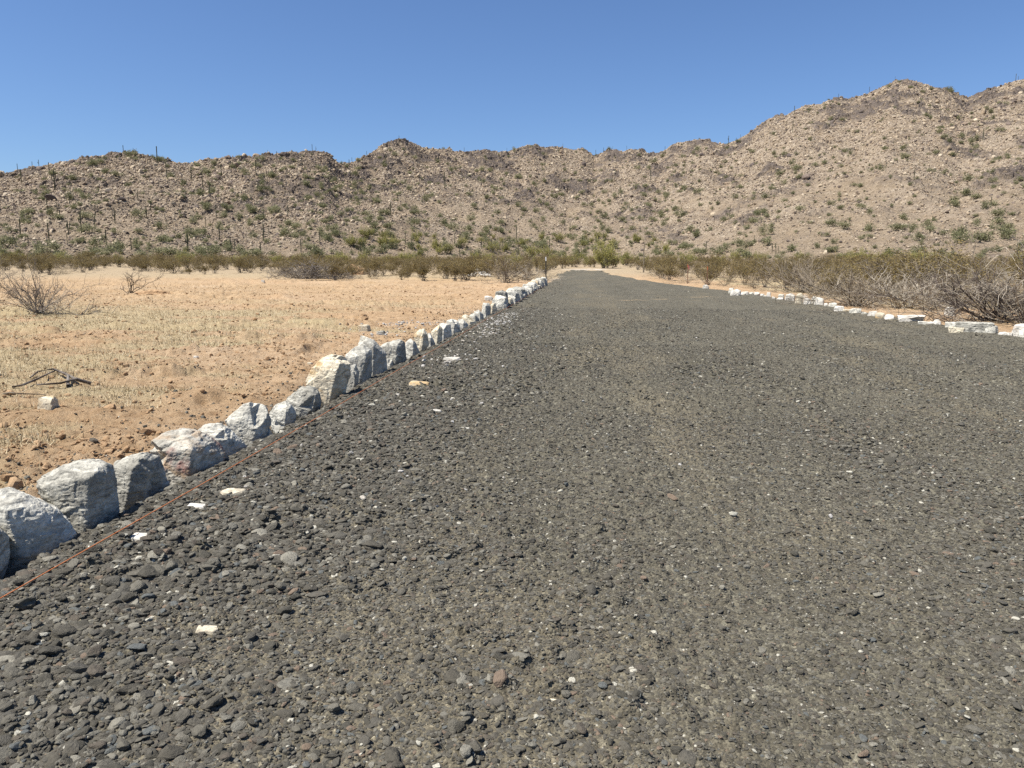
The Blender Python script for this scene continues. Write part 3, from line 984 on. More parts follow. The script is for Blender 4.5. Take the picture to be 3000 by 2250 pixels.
LOOSEG = 'loose pale stones lying on the gravel'
LOOSE = [(382, 450, 1574, 1602, 'largest flat white stone on the gravel beneath the dark pointed boulder'), (551, 603, 1483, 1510, 'pinkish-white brick-shaped stone on the gravel beneath the red stained boulder'),
         (651, 714, 1436, 1468, 'cream wedge stone on the gravel past the red stained boulder'), (454, 487, 1691, 1709, 'small white shard on open gravel nearest the camera'),
         (264, 292, 1599, 1625, 'white cube-like stone touching the orange string'), (400, 424, 1628, 1646, 'little cream pebble below the largest flat white stone'),
         (322, 346, 1604, 1628, 'smooth blue-grey egg-shaped cobble near the string'),
         (1200, 1259, 1122, 1138, 'long thin white slab lying flat in the middle distance'), (1261, 1294, 1194, 1212, 'lone chalk-white stone on the smoother gravel'),
         (1145, 1174, 1155, 1168, 'white chip between the long thin slab and the string'), (1300, 1349, 1049, 1064, 'white broken slab beside the crushed rock strip'),
         (1346, 1376, 1240, 1260, 'buried grey flat stone near the lone chalk-white one'),
         (575, 632, 1830, 1864, 'grey pitted cobble standing proud of the dusty gravel'), (548, 585, 2110, 2150, 'dark blocky cobble low on the dusty gravel'),
         (460, 505, 2145, 2186, 'dark lump next to the blocky cobble'), (1600, 1640, 2040, 2066, 'tan flat stone in the centre of the near gravel')]
for k, (x0, x1, y0, y1, lb) in enumerate(LOOSE):
    rg = np.random.default_rng(1300 + k)
    P0 = flat((x0 + x1) / 2, (y0 + y1) / 2 + (y1 - y0) * 0.2, 0.05)
    dist = math.hypot(P0[0], P0[1])
    w = (x1 - x0) / FPX * math.hypot(dist, H)
    d = min((y1 - y0) / FPX * dist * dist / H * 0.9, w * 0.6)
    h = min(w, d) * 0.4
    P = block_points(w, d, h, rg)
    P = [(a, b, c if c > 0 else -0.02) for a, b, c in P]
    pos, F, c = rock_from(P, 4, 1350 + k, 4, 0.07)
    mt = {'b': ROCK_G, 'g': ROCK_G, 'd': None}.get(lb.split()[0][0] if lb.startswith(('smooth blue', 'buried', 'grey', 'dark')) else '', ROCK_P)
    if lb.startswith('smooth'):
        mt = ROCK_G
    if lb.startswith('dark'):
        mt = GRAVEL
    if 'cream' in lb or 'tan' in lb:
        mt = ROCK_T
    zr = float(road_z(np.array([P0[0]]), np.array([P0[1]]), False)[0])
    o = obj('loose_stone', np_mesh('loose_stone', pos, F, [mt or GRAVEL]), None, (P0[0] + c[0], P0[1] + c[1], zr - 0.004 + c[2]), 0.0)
    tag(o, lb, 'stone', LOOSEG)

# stones on the sandy clearing
for k, (px, py, w, lb, mt) in enumerate([(141, 1198, 47, 'pale rounded stone on straw near the fallen dark branches', ROCK_T), (771, 826, 9, 'single white stone far out on the bare sand', ROCK_P),
                                         (1432, 882, 26, 'lone white boulder set back on the sand behind the row', ROCK_P), (977, 1054, 9, 'tiny white stone on the sand behind the cream boulder', ROCK_P),
                                         (908, 1070, 15, 'pale flat stone on the sand beside the cream boulder', ROCK_T), (1068, 970, 34, 'brown two-tone rock on the sand behind the tallest boulder', ROCK_T),
                                         (1118, 982, 26, 'grey stone beside the brown two-tone rock', ROCK_G), (575, 1052, 14, 'white chip on the straw in the middle of the clearing', ROCK_P)]):
    rg = np.random.default_rng(1500 + k)
    P0 = land(px, py)
    dist = math.hypot(P0[0], P0[1])
    w = w / FPX * dist
    pos, F, c = rock_from(block_points(w, w * 0.8, w * 0.55, rg), 4, 1550 + k, 4, 0.07)
    o = obj('field_stone', np_mesh('field_stone', pos, F, [mt]), None, (P0[0] + c[0], P0[1] + c[1], P0[2] - 0.01 + c[2]))
    tag(o, lb, 'stone', 'stones scattered on the sandy clearing')


# ------------------------------------------------------------------ scattered stuff through geometry nodes
def scatter(name, pts, rot, scl, var, variants, mats, label):
    """One object: its mesh holds the points and the few shapes; the node tree puts a shape on every point."""
    V = [np.asarray(pts, float)]
    n = len(pts)
    isl = [np.zeros(n, int)]
    F = []
    mi = []
    off = n
    for k, (v, f, m) in enumerate(variants):
        V.append(np.asarray(v))
        isl.append(np.full(len(v), k + 1))
        for q in f:
            F.append(tuple(int(a) + off for a in q))
        mi += list(m) if hasattr(m, '__len__') else [m] * len(f)
        off += len(v)
    pad = off - n
    z3 = np.zeros((pad, 3))
    me = np_mesh(name, np.vstack(V), F, mats, {
        'isl': ('INT', 'POINT', np.concatenate(isl)), 'var': ('INT', 'POINT', np.append(var, np.zeros(pad, int))),
        'rot': ('FLOAT_VECTOR', 'POINT', np.vstack([rot, z3])), 'siz': ('FLOAT_VECTOR', 'POINT', np.vstack([scl, z3 + 1]))}, False, mi)
    o = obj(name, me)
    tag(o, label, None, None, 'stuff')
    g = bpy.data.node_groups.new(name, 'GeometryNodeTree')
    g.interface.new_socket('Geometry', in_out='INPUT', socket_type='NodeSocketGeometry')
    g.interface.new_socket('Geometry', in_out='OUTPUT', socket_type='NodeSocketGeometry')
    N, L = g.nodes.new, g.links.new
    gi, go = N('NodeGroupInput'), N('NodeGroupOutput')

    def at(nm, ty):
        a = N('GeometryNodeInputNamedAttribute')
        a.data_type = ty
        a.inputs['Name'].default_value = nm
        return a.outputs['Attribute']

    def pick(k):
        c = N('FunctionNodeCompare')
        c.data_type = 'INT'
        c.operation = 'EQUAL'
        ii = [s for s in c.inputs if s.type == 'INT']
        L(at('isl', 'INT'), ii[0])
        ii[1].default_value = k
        s = N('GeometryNodeSeparateGeometry')
        s.domain = 'POINT'
        L(gi.outputs[0], s.inputs['Geometry'])
        L(c.outputs[0], s.inputs['Selection'])
        return s.outputs['Selection']
    g2i = N('GeometryNodeGeometryToInstance')
    for k in reversed(range(len(variants))):
        L(pick(k + 1), g2i.inputs[0])
    m2p = N('GeometryNodeMeshToPoints')
    L(pick(0), m2p.inputs['Mesh'])
    iop = N('GeometryNodeInstanceOnPoints')
    L(m2p.outputs[0], iop.inputs['Points'])
    L(g2i.outputs[0], iop.inputs['Instance'])
    iop.inputs['Pick Instance'].default_value = True
    L(at('var', 'INT'), iop.inputs['Instance Index'])
    e2r = N('FunctionNodeEulerToRotation')
    L(at('rot', 'FLOAT_VECTOR'), e2r.inputs[0])
    L(e2r.outputs[0], iop.inputs['Rotation'])
    L(at('siz', 'FLOAT_VECTOR'), iop.inputs['Scale'])
    L(iop.outputs[0], go.inputs[0])
    md = o.modifiers.new('scatter', 'NODES')
    md.node_group = g
    return o


def pebble_variants(n, level, seed, rough=0.09, cuts=9):
    out = []
    for k in range(n):
        rg = np.random.default_rng(seed + k)
        P = rg.normal(size=(14, 3))
        P /= np.linalg.norm(P, axis=1)[:, None]
        P *= rg.uniform(0.8, 1.0, (14, 1))
        pos, F, c = rock_from(P, level, seed + k, cuts, rough, 18.0)
        out.append((pos * 1.0, F, 0))
    return out


def in_frustum(x, y, z, pad=0.12):
    v = np.stack([x, y, z], -1) - CAM
    w = v @ FW
    a = (v @ RT) / w * FPX / 1500
    b = (v @ UP) / w * FPX / 1125
    return (w > 0.2) & (np.abs(a) < 1 + pad) & (np.abs(b) < 1 + pad)


def road_gravel():
    X, Y, D = [], [], []
    for (y0, y1, dens, dmin, sig, dmed) in ((1.2, 3.6, 12500, 0.005, 0.5, 0.0078), (3.6, 7.0, 6200, 0.010, 0.42, 0.0100), (7.0, 13.0, 2100, 0.016, 0.38, 0.0130), (13, 24, 620, 0.02, 0.34, 0.0165), (24, 70, 55, 0.03, 0.3, 0.021)):
        wid0, wid1 = max(XL - 0.35, -1.0 * y1 - 1.2), min(XR + 0.3, 0.75 * y1 + 1.2)
        n = int((y1 - y0) * (wid1 - wid0) * dens)
        x = RNG.uniform(wid0, wid1, n)
        y = RNG.uniform(y0, y1, n)
        d = dmed * np.exp(RNG.normal(0, sig, n))
        X.append(x)
        Y.append(y)
        D.append(d)
        if y1 <= 7.0:
            n2 = int((y1 - y0) * (wid1 - wid0) * 300)
            X.append(RNG.uniform(wid0, wid1, n2))
            Y.append(RNG.uniform(y0, y1, n2))
            D.append(0.0155 * np.exp(RNG.normal(0, 0.42, n2)))
    n2 = 150000                                               # grit between the stones
    X.append(RNG.uniform(-3.2, 3.4, n2))
    Y.append(RNG.uniform(1.3, 4.6, n2))
    D.append(0.0042 * np.exp(RNG.normal(0, 0.4, n2)))
    x, y, d = np.concatenate(X), np.concatenate(Y), np.concatenate(D)
    ins = road_in(x, y)
    coarse = sst(0.1, -1.9, x) * 0.9 + 0.35 * sst(0.05, 0.4, fbm(x / 0.7, y / 1.1, 15, 3)) + 0.3 * np.exp(-((x - 2.15) / 0.25) ** 2) + 0.3 * np.exp(-((x - 5.3) / 0.3) ** 2)
    fines = np.clip(sst(0.0, 0.5, fbm(x / 0.75 + 5, y / 1.0, 17, 3)) * 0.55 + 0.85 * np.exp(-((x + 1.2) / 0.8) ** 2 - ((y - 2.55) / 0.5) ** 2) + 0.4 * np.exp(-((x - 0.75) / 0.6) ** 2) + 0.55 * sst(0.0, 0.3, fbm(x / 0.55, y / 14.0, 19, 4)) * sst(-1.2, 0.0, x), 0, 0.93)
    d = d * (0.74 + 0.66 * coarse)
    keep = (ins > -0.28 - 0.25 * (x < 0) * RNG.random(len(x))) & (RNG.random(len(x)) > fines * np.where(d < 0.012, 0.3, 0.75))
    keep &= (RNG.random(len(x)) < np.where(ins > 0.1, 1.0, 0.5))
    z = np.maximum(road_z(x, y), ground_z(x, y))
    keep &= RNG.random(len(x)) < np.clip(1.25 - y / 60, 0, 1)
    keep &= in_frustum(x, y, z, 0.25)
    d = np.minimum(d, 0.062)
    x, y, z, d = x[keep], y[keep], z[keep], d[keep]
    n = len(x)
    sc = np.stack([d * RNG.uniform(0.85, 1.35, n), d * RNG.uniform(0.65, 1.05, n), d * RNG.uniform(0.34, 0.66, n)], -1)
    rot = np.stack([RNG.normal(0, 0.22, n), RNG.normal(0, 0.22, n), RNG.uniform(0, 6.283, n)], -1)
    z = z + sc[:, 2] * RNG.uniform(-0.45, 0.35, n)
    print('gravel', n)
    scatter('gravel', np.stack([x, y, z], -1), rot, sc, RNG.integers(0, 9, n), pebble_variants(9, 3, 40), [GRAVEL], 'loose dark grey and brown gravel stones spread over the whole road')


road_gravel()

# white crushed rock along the string, and white rubble on the sand behind the row
def white_strip():
    pts, sc = [], []
    a, b = flat(1290, 1062), flat(1478, 926)
    for _ in range(420):
        t = rnd.random()
        p = a + (b - a) * t
        q = rnd.gauss(0, 0.16) + 0.12
        d = rnd.uniform(0.012, 0.04)
        if rnd.random() < 0.06 + 0.94 * sst(0.25, 0.45, t):
            pts.append((p[0] + q, p[1] + rnd.gauss(0, 0.1), 0.075))
            sc.append((d * 1.3, d, d * 0.7))
    for cx, cy, n, sp in ((1225, 950, 70, 0.5), (1180, 955, 30, 0.4), (1120, 975, 30, 0.3), (1330, 1060, 25, 0.25), (1290, 1075, 14, 0.2)):
        c = flat(cx, cy)
        for _ in range(n):
            d = rnd.uniform(0.012, 0.05)
            x, y = c[0] + rnd.gauss(0, sp), c[1] + rnd.gauss(0, sp * 1.3)
            if -3.2 < x < -2.35:
                continue
            z = max(ground_at(x, y), float(road_z(np.array([x]), np.array([y]), False)[0]))
            pts.append((x, y, z + d * 0.3))
            sc.append((d * 1.3, d, d * 0.7))
    for _ in range(170):                                     # stray white chips
        y = 4 + 40 * rnd.random() ** 1.5
        x = XL + 0.3 + rnd.expovariate(0.55)
        if x > 7.8:
            continue
        d = rnd.uniform(0.008, 0.022)
        z = float(road_z(np.array([x]), np.array([y]), False)[0])
        pts.append((x, y, z + 0.012))
        sc.append((d * 1.5, d, d * 0.7))
    n = len(pts)
    rot = np.stack([RNG.normal(0, .3, n), RNG.normal(0, .3, n), RNG.uniform(0, 6.28, n)], -1)
    scatter('crushed_rock', np.array(pts), rot, np.array(sc), RNG.integers(0, 6, n), pebble_variants(6, 2, 80), [WGRAVEL], 'small white crushed rock spilled along the string and behind the row')


white_strip()


def clods():
    n = 65000
    y = 3.2 + 45 * RNG.random(n) ** 1.7
    x = -2.9 - RNG.random(n) * (0.95 * y + 2)
    m = sst(-0.02, 0.3, fbm(x / 1.9 + 40, y / 1.1, 73, 4)) * (1 - 0.85 * grass_mask(x, y)) + 0.03
    d = 0.0105 * np.exp(RNG.normal(0, 0.6, n)) * (1 + 0.02 * y)
    m = m + 1.5 * sst(0.02, 0.06, berm_z(x, y))
    k = (RNG.random(n) < m + 0.2) & (d < 0.09)
    x, y, d = x[k], y[k], d[k]
    z = ground_z(x, y)
    k = in_frustum(x, y, z, 0.2)
    x, y, d, z = x[k], y[k], d[k], z[k]
    n = len(x)
    sc = np.stack([d * RNG.uniform(0.8, 1.4, n), d * RNG.uniform(0.7, 1.1, n), d * RNG.uniform(0.5, 0.9, n)], -1)
    rot = np.stack([RNG.normal(0, .3, n), RNG.normal(0, .3, n), RNG.uniform(0, 6.28, n)], -1)
    scatter('dirt', np.stack([x, y, z + d * 0.2], -1), rot, sc, RNG.integers(0, 6, n), pebble_variants(6, 2, 120, 0.2), [CLOD], 'crumbly orange dirt clods strewn over the clearing')
    # dark gravel kicked over the row onto the sand
    n = 3800
    y = 3.2 + 24 * RNG.random(n) ** 1.4
    x = -3.05 - RNG.exponential(0.55, n)
    d = 0.0095 * np.exp(RNG.normal(0, 0.5, n))
    x2 = -3.1 - RNG.random(700) * 9
    y2 = 3.5 + RNG.random(700) * 16
    x, y, d = np.append(x, x2), np.append(y, y2), np.append(d, 0.010 * np.exp(RNG.normal(0, 0.5, 700)))
    n = len(x)
    z = ground_z(x, y)
    sc = np.stack([d * RNG.uniform(0.8, 1.4, n), d * RNG.uniform(0.7, 1.1, n), d * RNG.uniform(0.5, 0.9, n)], -1)
    rot = np.stack([RNG.normal(0, .3, n), RNG.normal(0, .3, n), RNG.uniform(0, 6.28, n)], -1)
    scatter('pebbles', np.stack([x, y, z + d * 0.2], -1), rot, sc, RNG.integers(0, 6, n), pebble_variants(6, 2, 140), [GRAVEL], 'dark pebbles kicked over the boulder row onto the sand')


clods()


def dry_grass():
    n = 620000
    y = 3.0 + 52 * RNG.random(n) ** 1.9
    x = -2.95 - RNG.random(n) ** 0.9 * (0.95 * y + 2)
    xr = 9.4 + RNG.random(9000) * 22
    yr = 9 + RNG.random(9000) * 45
    x, y = np.append(x, xr), np.append(y, yr)
    g = grass_mask(x, y)
    tuft = sst(-0.1, 0.5, fbm(x / 0.45, y / 0.45, 87, 3))
    k = RNG.random(len(x)) < g * (0.25 + 0.75 * tuft)
    x, y = x[k], y[k]
    z = ground_z(x, y)
    k = in_frustum(x, y, z, 0.15)
    x, y, z = x[k], y[k], z[k]
    n = len(x)
    ln = RNG.uniform(0.03, 0.11, n) * (1 + 0.012 * y)
    wd = RNG.uniform(0.0012, 0.003, n) * (1 + 0.06 * y)
    a = RNG.uniform(0, 6.283, n)
    lean = np.where(RNG.random(n) < 0.55, RNG.uniform(1.1, 1.5, n), RNG.uniform(0.2, 1.0, n))
    dx, dy, dz = np.cos(a) * np.sin(lean) * ln, np.sin(a) * np.sin(lean) * ln, np.cos(lean) * ln
    px, py = -np.sin(a) * wd, np.cos(a) * wd
    A = np.stack([x - px, y - py, z - 0.003], -1)
    B = np.stack([x + px, y + py, z - 0.003], -1)
    C = np.stack([x + dx, y + dy, z + dz + 0.006], -1)
    V = np.stack([A, B, C], 1).reshape(-1, 3)
    F = np.arange(3 * n).reshape(-1, 3)
    print('grass', n)
    tag(obj('dry_grass', np_mesh('dry_grass', V, F, [STRAW], {'rv': ('FLOAT', 'FACE', RNG.random(n))})), 'short dry straw coloured grass matted over the clearing and verge', None, None, 'stuff')


dry_grass()


# ------------------------------------------------------------------ plants
class Twigs:
    def __init__(s):
        s.V, s.F = [], []

    def tube(s, pts, r0, r1, sides=3):
        n0 = len(s.V)
        k = len(pts)
        for i, p in enumerate(pts):
            p = np.asarray(p)
            d = np.asarray(pts[min(i + 1, k - 1)]) - np.asarray(pts[max(i - 1, 0)])
            d = d / (np.linalg.norm(d) + 1e-9)
            u = np.cross(d, (0.31, 0.87, 0.21))
            u /= np.linalg.norm(u) + 1e-9
            v = np.cross(d, u)
            r = r0 + (r1 - r0) * i / (k - 1)
            for j in range(sides):
                a = 2 * math.pi * j / sides
                s.V.append(p + (u * math.cos(a) + v * math.sin(a)) * r)
        for i in range(k - 1):
            for j in range(sides):
                a, b = n0 + i * sides + j, n0 + i * sides + (j + 1) % sides
                s.F.append((a, b, b + sides, a + sides))

    def mesh(s, name, mat):
        return np_mesh(name, np.array(s.V), np.array(s.F), [mat])


def wander(p, d, ln, segs, rg, wig=0.18, lift=0.0):
    pts = [np.array(p, float)]
    d = np.array(d, float)
    d /= np.linalg.norm(d)
    for _ in range(segs):
        d = d + rg.normal(size=3) * wig + np.array([0, 0, lift])
        d /= np.linalg.norm(d)
        q = pts[-1] + d * ln / segs
        if q[2] < 0.01:
            q[2] = 0.01
            d[2] = abs(d[2])
        pts.append(q)
    return pts, d


def leaves_mesh(name, P, size, mat, rg, flat_z=0.0):
    P = np.asarray(P)
    n = len(P)
    a = rg.normal(size=(n, 3))
    a /= np.linalg.norm(a, axis=1)[:, None]
    b = np.cross(a, rg.normal(size=(n, 3)))
    b /= np.linalg.norm(b, axis=1)[:, None]
    sz = size * rg.uniform(0.6, 1.3, (n, 1))
    V = np.stack([P - a * sz, P + b * sz * 0.55, P + a * sz, P - b * sz * 0.55], 1).reshape(-1, 3)
    return np_mesh(name, V, np.arange(4 * n).reshape(-1, 4), [mat])


def shrub(seed, h, spread, nst, nbr, ntw, leaf, r0=0.011, lift=0.10, lean=(0.15, 0.9), wig=0.16, leaf_size=0.03, low=0.35, twig_r=0.0028, seg=4):
    """Stems fanning from one base, forking twice; returns stems and leaf points."""
    rg = np.random.default_rng(seed)
    T = Twigs()
    LP = []
    for i in range(nst):
        az = rg.uniform(0, 6.283)
        ln = rg.uniform(*lean) * spread
        d = (math.cos(az) * math.sin(ln), math.sin(az) * math.sin(ln), math.cos(ln))
        L = h * rg.uniform(0.7, 1.12) / max(0.55, math.cos(ln))
        b0 = (rg.normal() * 0.07 * h, rg.normal() * 0.07 * h, 0.0)
        pts, dd = wander(b0, d, L, seg, rg, wig, lift * rg.uniform(-0.3, 1))
        T.tube(pts, r0 * rg.uniform(0.7, 1.2), r0 * 0.35)
        for _ in range(nbr):
            t = rg.uniform(low, 0.97) * seg
            k = min(int(t), seg - 1)
            p = pts[k] + (pts[k + 1] - pts[k]) * (t - k)
            bd = (pts[k + 1] - pts[k]) / np.linalg.norm(pts[k + 1] - pts[k]) + rg.normal(size=3) * 0.55
            bl = L * rg.uniform(0.18, 0.42)
            bp, bdd = wander(p, bd, bl, 3, rg, wig, lift * 0.6)
            T.tube(bp, r0 * 0.42, twig_r)
            for _ in range(ntw):
                q = bp[rg.integers(1, 4)]
                td = bdd + rg.normal(size=3) * 0.75
                tp, _ = wander(q, td, bl * rg.uniform(0.35, 0.8), 2, rg, wig, 0.05)
                T.tube(tp, twig_r * 1.2, twig_r * 0.7)
                for _ in range(leaf):
                    s = rg.random()
                    LP.append(tp[0] + (tp[2] - tp[0]) * s + rg.normal(size=3) * 0.035 * h)
    return T, LP, rg


PROTO = {}


def protos(kind):
    if kind in PROTO:
        return PROTO[kind]
    out = []
    if kind == 'creosote_bush':
        for k in range(5):
            T, LP, rg = shrub(2000 + k, 1.0, 0.95, 20, 5, 3, 9, 0.010, lean=(0.1, 0.75), low=0.4)
            LP = [p for p in LP if p[2] > 0.34 + 0.2 * rg.random()]
            out.append((T.mesh('stems', BARK_CREO), leaves_mesh('foliage', LP, 0.026, LEAF_CREO, rg)))
    elif kind == 'bursage_bush':
        for k in range(4):
            T, LP, rg = shrub(2100 + k, 1.0, 1.15, 22, 5, 4, 2, 0.009, lean=(0.15, 1.05), low=0.25, wig=0.24, twig_r=0.0032)
            out.append((T.mesh('stems', BARK_GREY), leaves_mesh('foliage', LP, 0.022, LEAF_CREO, rg)))
    elif kind == 'palo_verde':
        for k in range(3):
            T, LP, rg = shrub(2200 + k, 1.0, 1.0, 14, 6, 4, 12, 0.016, lean=(0.1, 0.9), low=0.3)
            out.append((T.mesh('stems', BARK_CREO), leaves_mesh('foliage', LP, 0.03, LEAF_PALO, rg)))
    elif kind == 'hill_shrub':
        for k in range(6):
            rg = np.random.default_rng(2300 + k)
            P = []
            for _ in range(7):
                c = rg.normal(size=3) * (0.22, 0.22, 0.13) + (0, 0, 0.5)
                q = rg.normal(size=(60, 3)) * (0.17, 0.17, 0.19) + c
                P.append(q)
            P = np.vstack(P)
            P = P[P[:, 2] > 0.02]
            out.append((None, leaves_mesh('hill_shrub', P, 0.075, LEAF_HILL, rg)))
    elif kind == 'saguaro':
        for k in range(8):
            out.append(saguaro_proto(k))
    PROTO[kind] = out
    return out


def ribbed(T_V, T_F, path, r, ribs=12):
    """A ribbed cactus column along a path with a rounded tip, appended to vertex and face lists."""
    path = [np.asarray(p, float) for p in path]
    d = path[-1] - path[-2]
    d = d / np.linalg.norm(d)
    rs = [r * 0.86, r] + [r] * (len(path) - 2)
    path = path + [path[-1] + d * r * 0.6, path[-1] + d * r * 0.95]
    rs += [r * 0.72, r * 0.1]
    n0 = len(T_V)
    m = ribs * 2
    for i, p in enumerate(path):
        t = path[min(i + 1, len(path) - 1)] - path[max(i - 1, 0)]
        t = t / np.linalg.norm(t)
        u = np.cross(t, (0.0, 1.0, 0.02))
        u /= np.linalg.norm(u)
        v = np.cross(t, u)
        for j in range(m):
            a = 2 * math.pi * j / m
            q = rs[i] * (1.0 if j % 2 else 0.82)
            T_V.append(p + (u * math.cos(a) + v * math.sin(a)) * q)
    for i in range(len(path) - 1):
        for j in range(m):
            a, b = n0 + i * m + j, n0 + i * m + (j + 1) % m
            T_F.append((a, b, b + m, a + m))


def saguaro_proto(k):
    """Trunk mesh and arm meshes of a cactus one unit tall."""
    rg = np.random.default_rng(2400 + k)
    V, F = [], []
    lean = rg.normal() * 0.03
    ribbed(V, F, [(lean * t, 0, t) for t in (-0.06, 0.1, 0.35, 0.6, 0.8, 0.96)], 0.034)
    tr = np_mesh('trunk', np.array(V), np.array(F), [SAG])
    arms = []
    na = (0, 0, 0, 1, 2, 2, 3, 0)[k]
    for i in range(na):
        az = rg.uniform(0, 6.283) if k != 4 else i * math.pi + 0.3
        z0 = rg.uniform(0.36, 0.58)
        o = rg.uniform(0.09, 0.14)
        top = z0 + rg.uniform(0.16, 0.36)
        c, s = math.cos(az), math.sin(az)
        V, F = [], []
        ribbed(V, F, [(c * q + lean * z0, s * q, z) for q, z in ((0.01, z0 - 0.02), (o * 0.55, z0), (o * 0.95, z0 + 0.05), (o, z0 + 0.11), (o, top))], 0.024, 9)
        arms.append(np_mesh('arm', np.array(V), np.array(F), [SAG]))
    return tr, arms


def plant(kind, name, P, h, w, label, cat, group, k=None, parts=True):
    pr = protos(kind)
    st, fo = pr[rnd.randrange(len(pr)) if k is None else k]
    if st is None:
        o = obj(name, fo, None, P, rnd.uniform(0, 6.28), (w, w, h))
        return tag(o, label, cat, group)
    e = bpy.data.objects.new(name, None)
    COL.objects.link(e)
    e.location = P
    e.rotation_euler = (0, 0, rnd.uniform(0, 6.28))
    e.scale = (w, w, h)
    obj('stems', st, e)
    obj('foliage', fo, e)
    return tag(e, label, cat, group)


# --- shrubs of the flats: where the first ones stand, by the line of their feet
FRONT_L = curve([(-500, 830), (0, 800), (130, 806), (250, 800), (300, 780), (380, 795), (560, 805), (800, 800), (830, 815), (1000, 822), (1060, 818), (1150, 822), (1300, 826), (1500, 816), (1590, 806), (1640, 792)])
FRONT_R = curve([(1800, 799), (1860, 808), (2000, 828), (2130, 839), (2300, 852), (2400, 868), (2480, 874), (2600, 886), (2700, 893), (2800, 906), (3000, 930), (3400, 960)])


def front_dist(th):
    if th < th_of(1680):
        py = np.interp(th, *FRONT_L)
        px = np.interp(th, FRONT_L[0], [-500, 0, 130, 250, 300, 380, 560, 800, 830, 1000, 1060, 1150, 1300, 1500, 1590, 1640])
    else:
        py = np.interp(th, *FRONT_R)
        px = np.interp(th, FRONT_R[0], [1800, 1860, 2000, 2130, 2300, 2400, 2480, 2600, 2700, 2800, 3000, 3400])
    p = land(px, py)
    return math.hypot(p[0], p[1])


_tab = [(th_of(px),) for px in range(-450, 3450, 30)]
FD_T = np.array([a[0] for a in _tab])
FD_D = np.array([front_dist(t) for t in FD_T])

spots = []
# front rank first, close together, then the depth behind it
th = th_of(-380)
while th < th_of(3300):
    d0 = float(np.interp(th, FD_T, FD_D))
    if not (th_of(1600) < th < th_of(1860)):
        spots.append((th + rnd.gauss(0, 0.004), d0 * rnd.uniform(1.0, 1.05), True))
    th += rnd.uniform(0.9, 1.9) / d0
for _ in range(5200):
    th = rnd.uniform(th_of(-420), th_of(3400))
    d0 = float(np.interp(th, FD_T, FD_D))
    d = d0 + (175 - d0) * rnd.random() ** 1.25
    spots.append((th, d, False))
flats = []
grid = {}
for th, d, first in spots:
    x, y = d * math.sin(th), d * math.cos(th)
    if -3.5 < x < 6.9 and y < 112 or -1.5 < x < 4.0 and y < 122:
        continue
    if x > 0 and x < 10.2 and y < 45:
        continue
    hx = float(np.interp(math.atan2(x, y), FT_T, FT_D))
    if d > hx + 6:
        continue
    near = False
    md = 1.6 if first else 1.9 + d * 0.008
    gx, gy = int(x // 3), int(y // 3)
    for i in (-1, 0, 1):
        for j in (-1, 0, 1):
            for (a, b) in grid.get((gx + i, gy + j), ()):
                if (a - x) ** 2 + (b - y) ** 2 < md * md:
                    near = True
    if near:
        continue
    if rnd.random() < (0.4 if first else 0.42):
        continue
    grid.setdefault((gx, gy), []).append((x, y))
    flats.append((d, x, y, first))
flats.sort()
print('flats', len(flats))

FL_N = {}
stuff_pts = []
n_ind = 0
for d, x, y, first in flats:
    right = x > 0
    px, py = project((x, y, 1.0))
    r = rnd.random()
    if right:
        kind = 'bursage_bush' if r < (0.62 if d < 40 else 0.34) else 'creosote_bush'
    else:
        kind = 'creosote_bush' if r < 0.80 else 'bursage_bush'
    if d > 118 and r > 0.45:
        kind = 'palo_verde' if r > (0.72 if right or px > 1000 else 0.88) else 'creosote_bush'
    if kind == 'creosote_bush':
        h = rnd.uniform(0.7, 1.5)
        w = h * rnd.uniform(1.0, 1.5)
    elif kind == 'palo_verde':
        h = rnd.uniform(1.0, 1.9)
        w = h * rnd.uniform(0.85, 1.15)
    else:
        h = rnd.uniform(0.45, 0.95)
        w = rnd.uniform(0.9, 1.6)
    if right and d < 28:
        h *= 1.0
    if first and not right:
        h *= 0.82
    z = float(surf_z(x, y)[0]) - 0.03
    inframe = -60 < px < 3060
    if inframe and n_ind < 290:
        n_ind += 1
        side = 'R' if right else 'L'
        zone = ('verge beyond white edging stones' if px > 2300 else 'far verge past orange stake') if right else \
            ('clearing edge behind bare dead shrub' if px < 420 else ('clearing edge before flat-topped hill' if px < 800 else ('beside brush pile' if px < 1150 else 'behind far end of boulder row')))
        FL_N.setdefault((kind, zone, 0 if first else 1), []).append((px, x, y, z, h, w))
    else:
        stuff_pts.append((kind, x, y, z, h, w))
for (kind, zone, rank), lst in FL_N.items():
    lst.sort()
    nm = {'creosote_bush': 'olive creosote bush', 'bursage_bush': 'grey twiggy bursage bush', 'palo_verde': 'yellow-green palo verde'}[kind]
    cat = {'creosote_bush': 'bush', 'bursage_bush': 'bush', 'palo_verde': 'tree'}[kind]
    for i, (px, x, y, z, h, w) in enumerate(lst):
        rk = 'front rank' if rank == 0 else 'back ranks'
        plant(kind, kind, (x, y, z), h, w, f'{nm}, {rk}, {zone}, {nth(i)} from left', cat, nm + 's on the flats')


def mesh_parts(me):
    v = np.empty(len(me.vertices) * 3)
    me.vertices.foreach_get('co', v)
    f = [tuple(p.vertices) for p in me.polygons]
    return v.reshape(-1, 3), f


